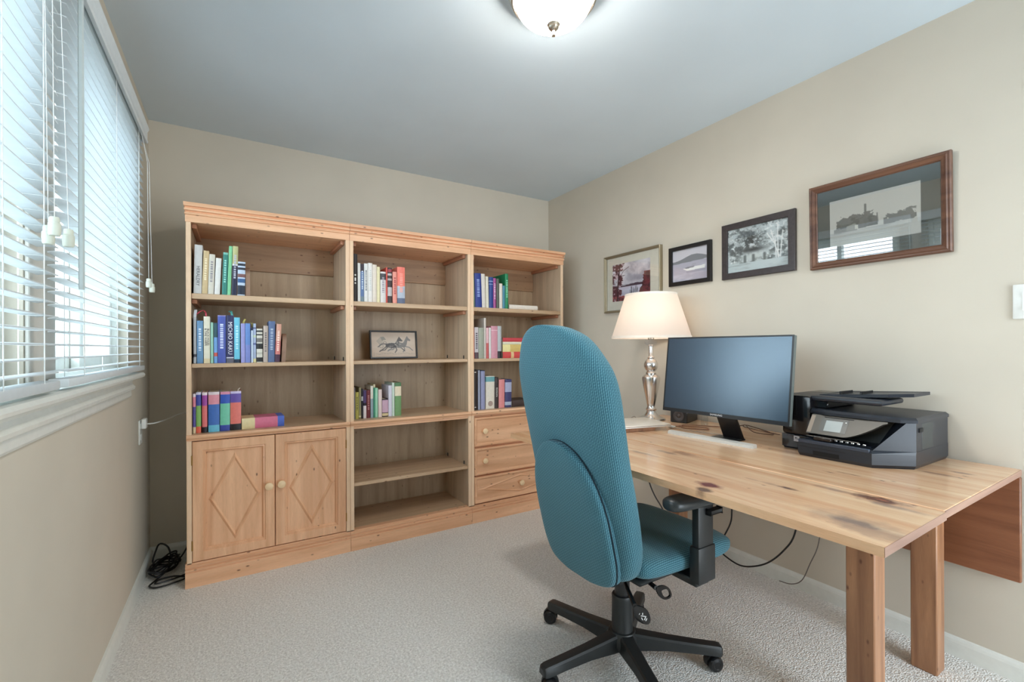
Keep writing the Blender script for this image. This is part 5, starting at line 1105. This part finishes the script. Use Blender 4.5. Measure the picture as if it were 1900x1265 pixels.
def pic_shore(H=84, W=132):
    im = base_img(H, W, (200, 200, 194)); Y, X = np.mgrid[0:H, 0:W]; X = X / W; Y = Y / H
    f = fbm(H, W, 14, 4); f = np.clip((f - 0.5) * 2.2 + 0.5, 0, 1); top = 0.50 - 0.10 * np.exp(-((X - 0.22) / 0.1) ** 2) - 0.12 * np.exp(-((X - 0.40) / 0.12) ** 2) + (f - 0.5) * 0.22
    m = (Y > top) & (Y < 0.70 - 0.05 * X) & (X > 0.08) & (X < 0.56); put(im, m * 1.0, (92, 96, 96)); put(im, m * (f > 0.54), (66, 70, 70))
    t2 = 0.60 - 0.12 * (X - 0.62) + (f - 0.5) * 0.16; m2 = (Y > t2 - 0.06) & (Y < t2 + 0.12) & (X > 0.62) & (X < 0.95); put(im, m2 * 1.0, (104, 108, 108))
    stroke(im, [(0.42, 0.22), (0.42, 0.66)], 0.018, (84, 88, 88)); stroke(im, [(0.55, 0.44), (0.555, 0.62)], 0.010, (90, 94, 94))
    put(im, ((Y > 0.60 + (f - 0.5) * 0.1) & (Y < 0.78 - 0.15 * X) & (X > 0.05) & (X < 0.32)) * 1.0, (126, 128, 126)); fillpoly(im, [(0.20, 0.60), (0.30, 0.56), (0.34, 0.62), (0.33, 0.70), (0.20, 0.70)], (150, 152, 146)); fillpoly(im, [(0.30, 0.60), (0.335, 0.60), (0.335, 0.69), (0.30, 0.69)], (206, 206, 194))
    put(im, (Y > 0.72 - 0.04 * X) * 1.0, (186, 188, 184)); put(im, np.clip((fbm(H, W, 9, 3, 0.4) - 0.5) * 3, 0, 1) * (Y > 0.7), (160, 164, 162))
    return im
def pic_horses(H=84, W=138):
    im = base_img(H, W, (186, 168, 152)); Y, X = np.mgrid[0:H, 0:W]; X = X / W; Y = Y / H
    put(im, np.clip((fbm(H, W, 4, 3) - 0.45) * 2, 0, 1), (198, 182, 168)); put(im, np.exp(-(((X - 0.5) / 0.4) ** 2 + ((Y - 0.5) / 0.34) ** 2)) * 0.7, (186, 182, 174))
    D, G, Lg = (68, 68, 72), (104, 106, 108), (128, 128, 122)
    # carriage and driver behind
    for k in range(7): stroke(im, [(0.12 + 0.01 * k, 0.36 + 0.02 * k), (0.20 + 0.012 * k, 0.22 + 0.03 * k)], 0.008, Lg, 0.7)
    fillpoly(im, [(0.20, 0.20), (0.28, 0.18), (0.33, 0.30), (0.24, 0.34)], Lg, 0.8)
    th = np.linspace(0, 2 * PI, 20)
    for cx, cy, r in ((0.22, 0.55, 0.07), (0.30, 0.42, 0.05)): stroke(im, [(cx + r * 0.6 * math.cos(t), cy + r * math.sin(t)) for t in th], 0.008, G, 0.8)
    # two running horses
    for ox, oy, c in ((0.18, -0.02, G), (0.0, 0.0, D)):
        fillpoly(im, [(0.32 + ox, 0.46 + oy), (0.44 + ox, 0.42 + oy), (0.52 + ox, 0.45 + oy), (0.56 + ox, 0.34 + oy), (0.60 + ox, 0.22 + oy), (0.62 + ox, 0.16 + oy), (0.635 + ox, 0.22 + oy), (0.70 + ox, 0.33 + oy), (0.68 + ox, 0.37 + oy), (0.625 + ox, 0.35 + oy), (0.61 + ox, 0.48 + oy), (0.58 + ox, 0.60 + oy), (0.48 + ox, 0.63 + oy), (0.38 + ox, 0.61 + oy), (0.31 + ox, 0.58 + oy)], c, 0.8)
        for q in ([(0.34, 0.56), (0.26, 0.66), (0.18, 0.76)], [(0.36, 0.58), (0.30, 0.70), (0.20, 0.72)], [(0.56, 0.58), (0.66, 0.62), (0.74, 0.74)], [(0.54, 0.60), (0.56, 0.70), (0.52, 0.80)], [(0.33, 0.47), (0.24, 0.46), (0.15, 0.58)]):
            stroke(im, [(x + ox, y + oy) for x, y in q], 0.016, c, 0.85)
    put(im, np.clip((fbm(H, W, 20, 2) - 0.55) * 6, 0, 1) * np.exp(-(((X - 0.5) / 0.3) ** 2 + ((Y - 0.5) / 0.16) ** 2)), (196, 190, 178), 0.7)
    for k in range(14): stroke(im, [(0.1 + 0.06 * k, 0.84 + 0.03 * math.sin(k * 2.2)), (0.19 + 0.06 * k, 0.845 + 0.03 * math.cos(k))], 0.007, (150, 140, 128), 0.7)
    stroke(im, [(0.06, 0.80), (0.055, 0.93)], 0.007, (140, 126, 114), 0.8)
    return im
M_MAT = mat('mat_board_cream', (224, 220, 206), 0.8)
M_PGLASS = glass_mat('picture_glass', (0.985, 0.99, 0.99), refl=0.06)
M_PGLASS2 = glass_mat('glossy_picture_glass', (0.985, 0.99, 0.99), refl=0.18)
def picture(label, loc, rot, w, h, prof, m_frame, mboard, ph, img, rise=0.0, glass=True, cat='picture', depth=0.012):
    """local XZ, faces -Y, back at y=0; prof = frame section [(inset, y)]; ph = (x centre, z centre, w, h) of the print"""
    t = thing('framed_picture', label, cat, loc, rot)
    def ring(i, y): return [(-w / 2 + i, y, -h / 2 + i), (w / 2 - i, y, -h / 2 + i), (w / 2 - i, y, h / 2 - i), (-w / 2 + i, y, h / 2 - i)]
    MB().loft([ring(i, y) for i, y in prof], cap=False).build('frame', m_frame, t, smooth=False)
    i = prof[-2][0] - 0.002
    MB().box(-w / 2 + i, w / 2 - i, -depth * 0.5, -0.001, -h / 2 + i, h / 2 - i).build('mat_board', mboard, t, smooth=False)
    print_grid('print', img, ph[2], ph[3], t, (ph[0], -depth * 0.5 - 0.0008, ph[1]))
    if glass: MB().box(-w / 2 + i, w / 2 - i, -depth * 0.5 - 0.0032, -depth * 0.5 - 0.0016, -h / 2 + i, h / 2 - i).build('glass', M_PGLASS2 if 'large' in label else M_PGLASS, t, smooth=False)
    return t
RW = (0, 0, -PI / 2)
flatp = lambda fw, d: [(0.0, 0.0), (0.0, -d + 0.002), (0.002, -d), (fw - 0.002, -d), (fw, -d + 0.002), (fw, 0.0)]
picture('framed colour print of a lake with reddish trees, behind the table lamp', (XR - 0.001, 2.215, 1.620), RW, 0.512, 0.405,
        [(0.0, 0.0), (0.0, -0.026), (0.003, -0.028), (0.008, -0.026), (0.014, -0.018), (0.016, -0.012), (0.016, 0.0)], mat('frame_antique_silver', (148, 136, 112), 0.35, metal=0.5), M_MAT, (-0.012, 0.006, 0.345, 0.262), pic_lake())
picture('small black framed photograph of a white boat on a lake', (XR - 0.001, 1.752, 1.663), RW, 0.292, 0.238, flatp(0.024, 0.020), mat('frame_black', (24, 23, 24), 0.3), M_MAT, (0, 0, 0.248, 0.194), pic_boat(), depth=0.014)
picture('dark brown framed black and white photograph of a birch forest', (XR - 0.001, 1.345, 1.689), RW, 0.386, 0.300, flatp(0.033, 0.018), mat('frame_dark_brown', (58, 50, 50), 0.35, noise=0.2, nscale=80), M_MAT, (0, 0, 0.324, 0.238), pic_forest(), depth=0.014)
picture('large brown framed sepia shore photograph with dark green mat, under glass', (XR - 0.0058, 0.837, 1.718), (math.radians(1.3), 0, -PI / 2), 0.494, 0.382,
        [(0.0, 0.0), (0.0, -0.018), (0.004, -0.022), (0.010, -0.020), (0.014, -0.024), (0.022, -0.018), (0.026, -0.016), (0.029, -0.018), (0.032, -0.013), (0.032, 0.0)], wood('frame_walnut', (124, 88, 68), (80, 52, 42), 'x', spots=0.0), mat('mat_board_green', (62, 74, 74), 0.8), (-0.005, 0.003, 0.320, 0.206), pic_shore(), depth=0.018)
picture('dark framed print of two running horses leaning on middle bookcase shelf', (0.903, 2.995, 1.096 + 0.0955), (math.radians(-7), 0, 0), 0.318, 0.186, flatp(0.010, 0.020), mat('frame_black', (24, 23, 24), 0.3), M_MAT, (0, 0, 0.300, 0.168), pic_horses(), glass=False, depth=0.014)

# lettering becomes plain mesh
_dg = bpy.context.evaluated_depsgraph_get()
for o in [k for k in S.objects if k.type == 'FONT']:
    me = bpy.data.meshes.new_from_object(o.evaluated_get(_dg)); nm = o.name; par = o.parent; ml = (o.location.copy(), o.rotation_euler.copy(), o.scale.copy())
    n = bpy.data.objects.new('lettering', me); COL.objects.link(n); n.parent = par; n.location, n.rotation_euler, n.scale = ml
    bpy.data.objects.remove(o)
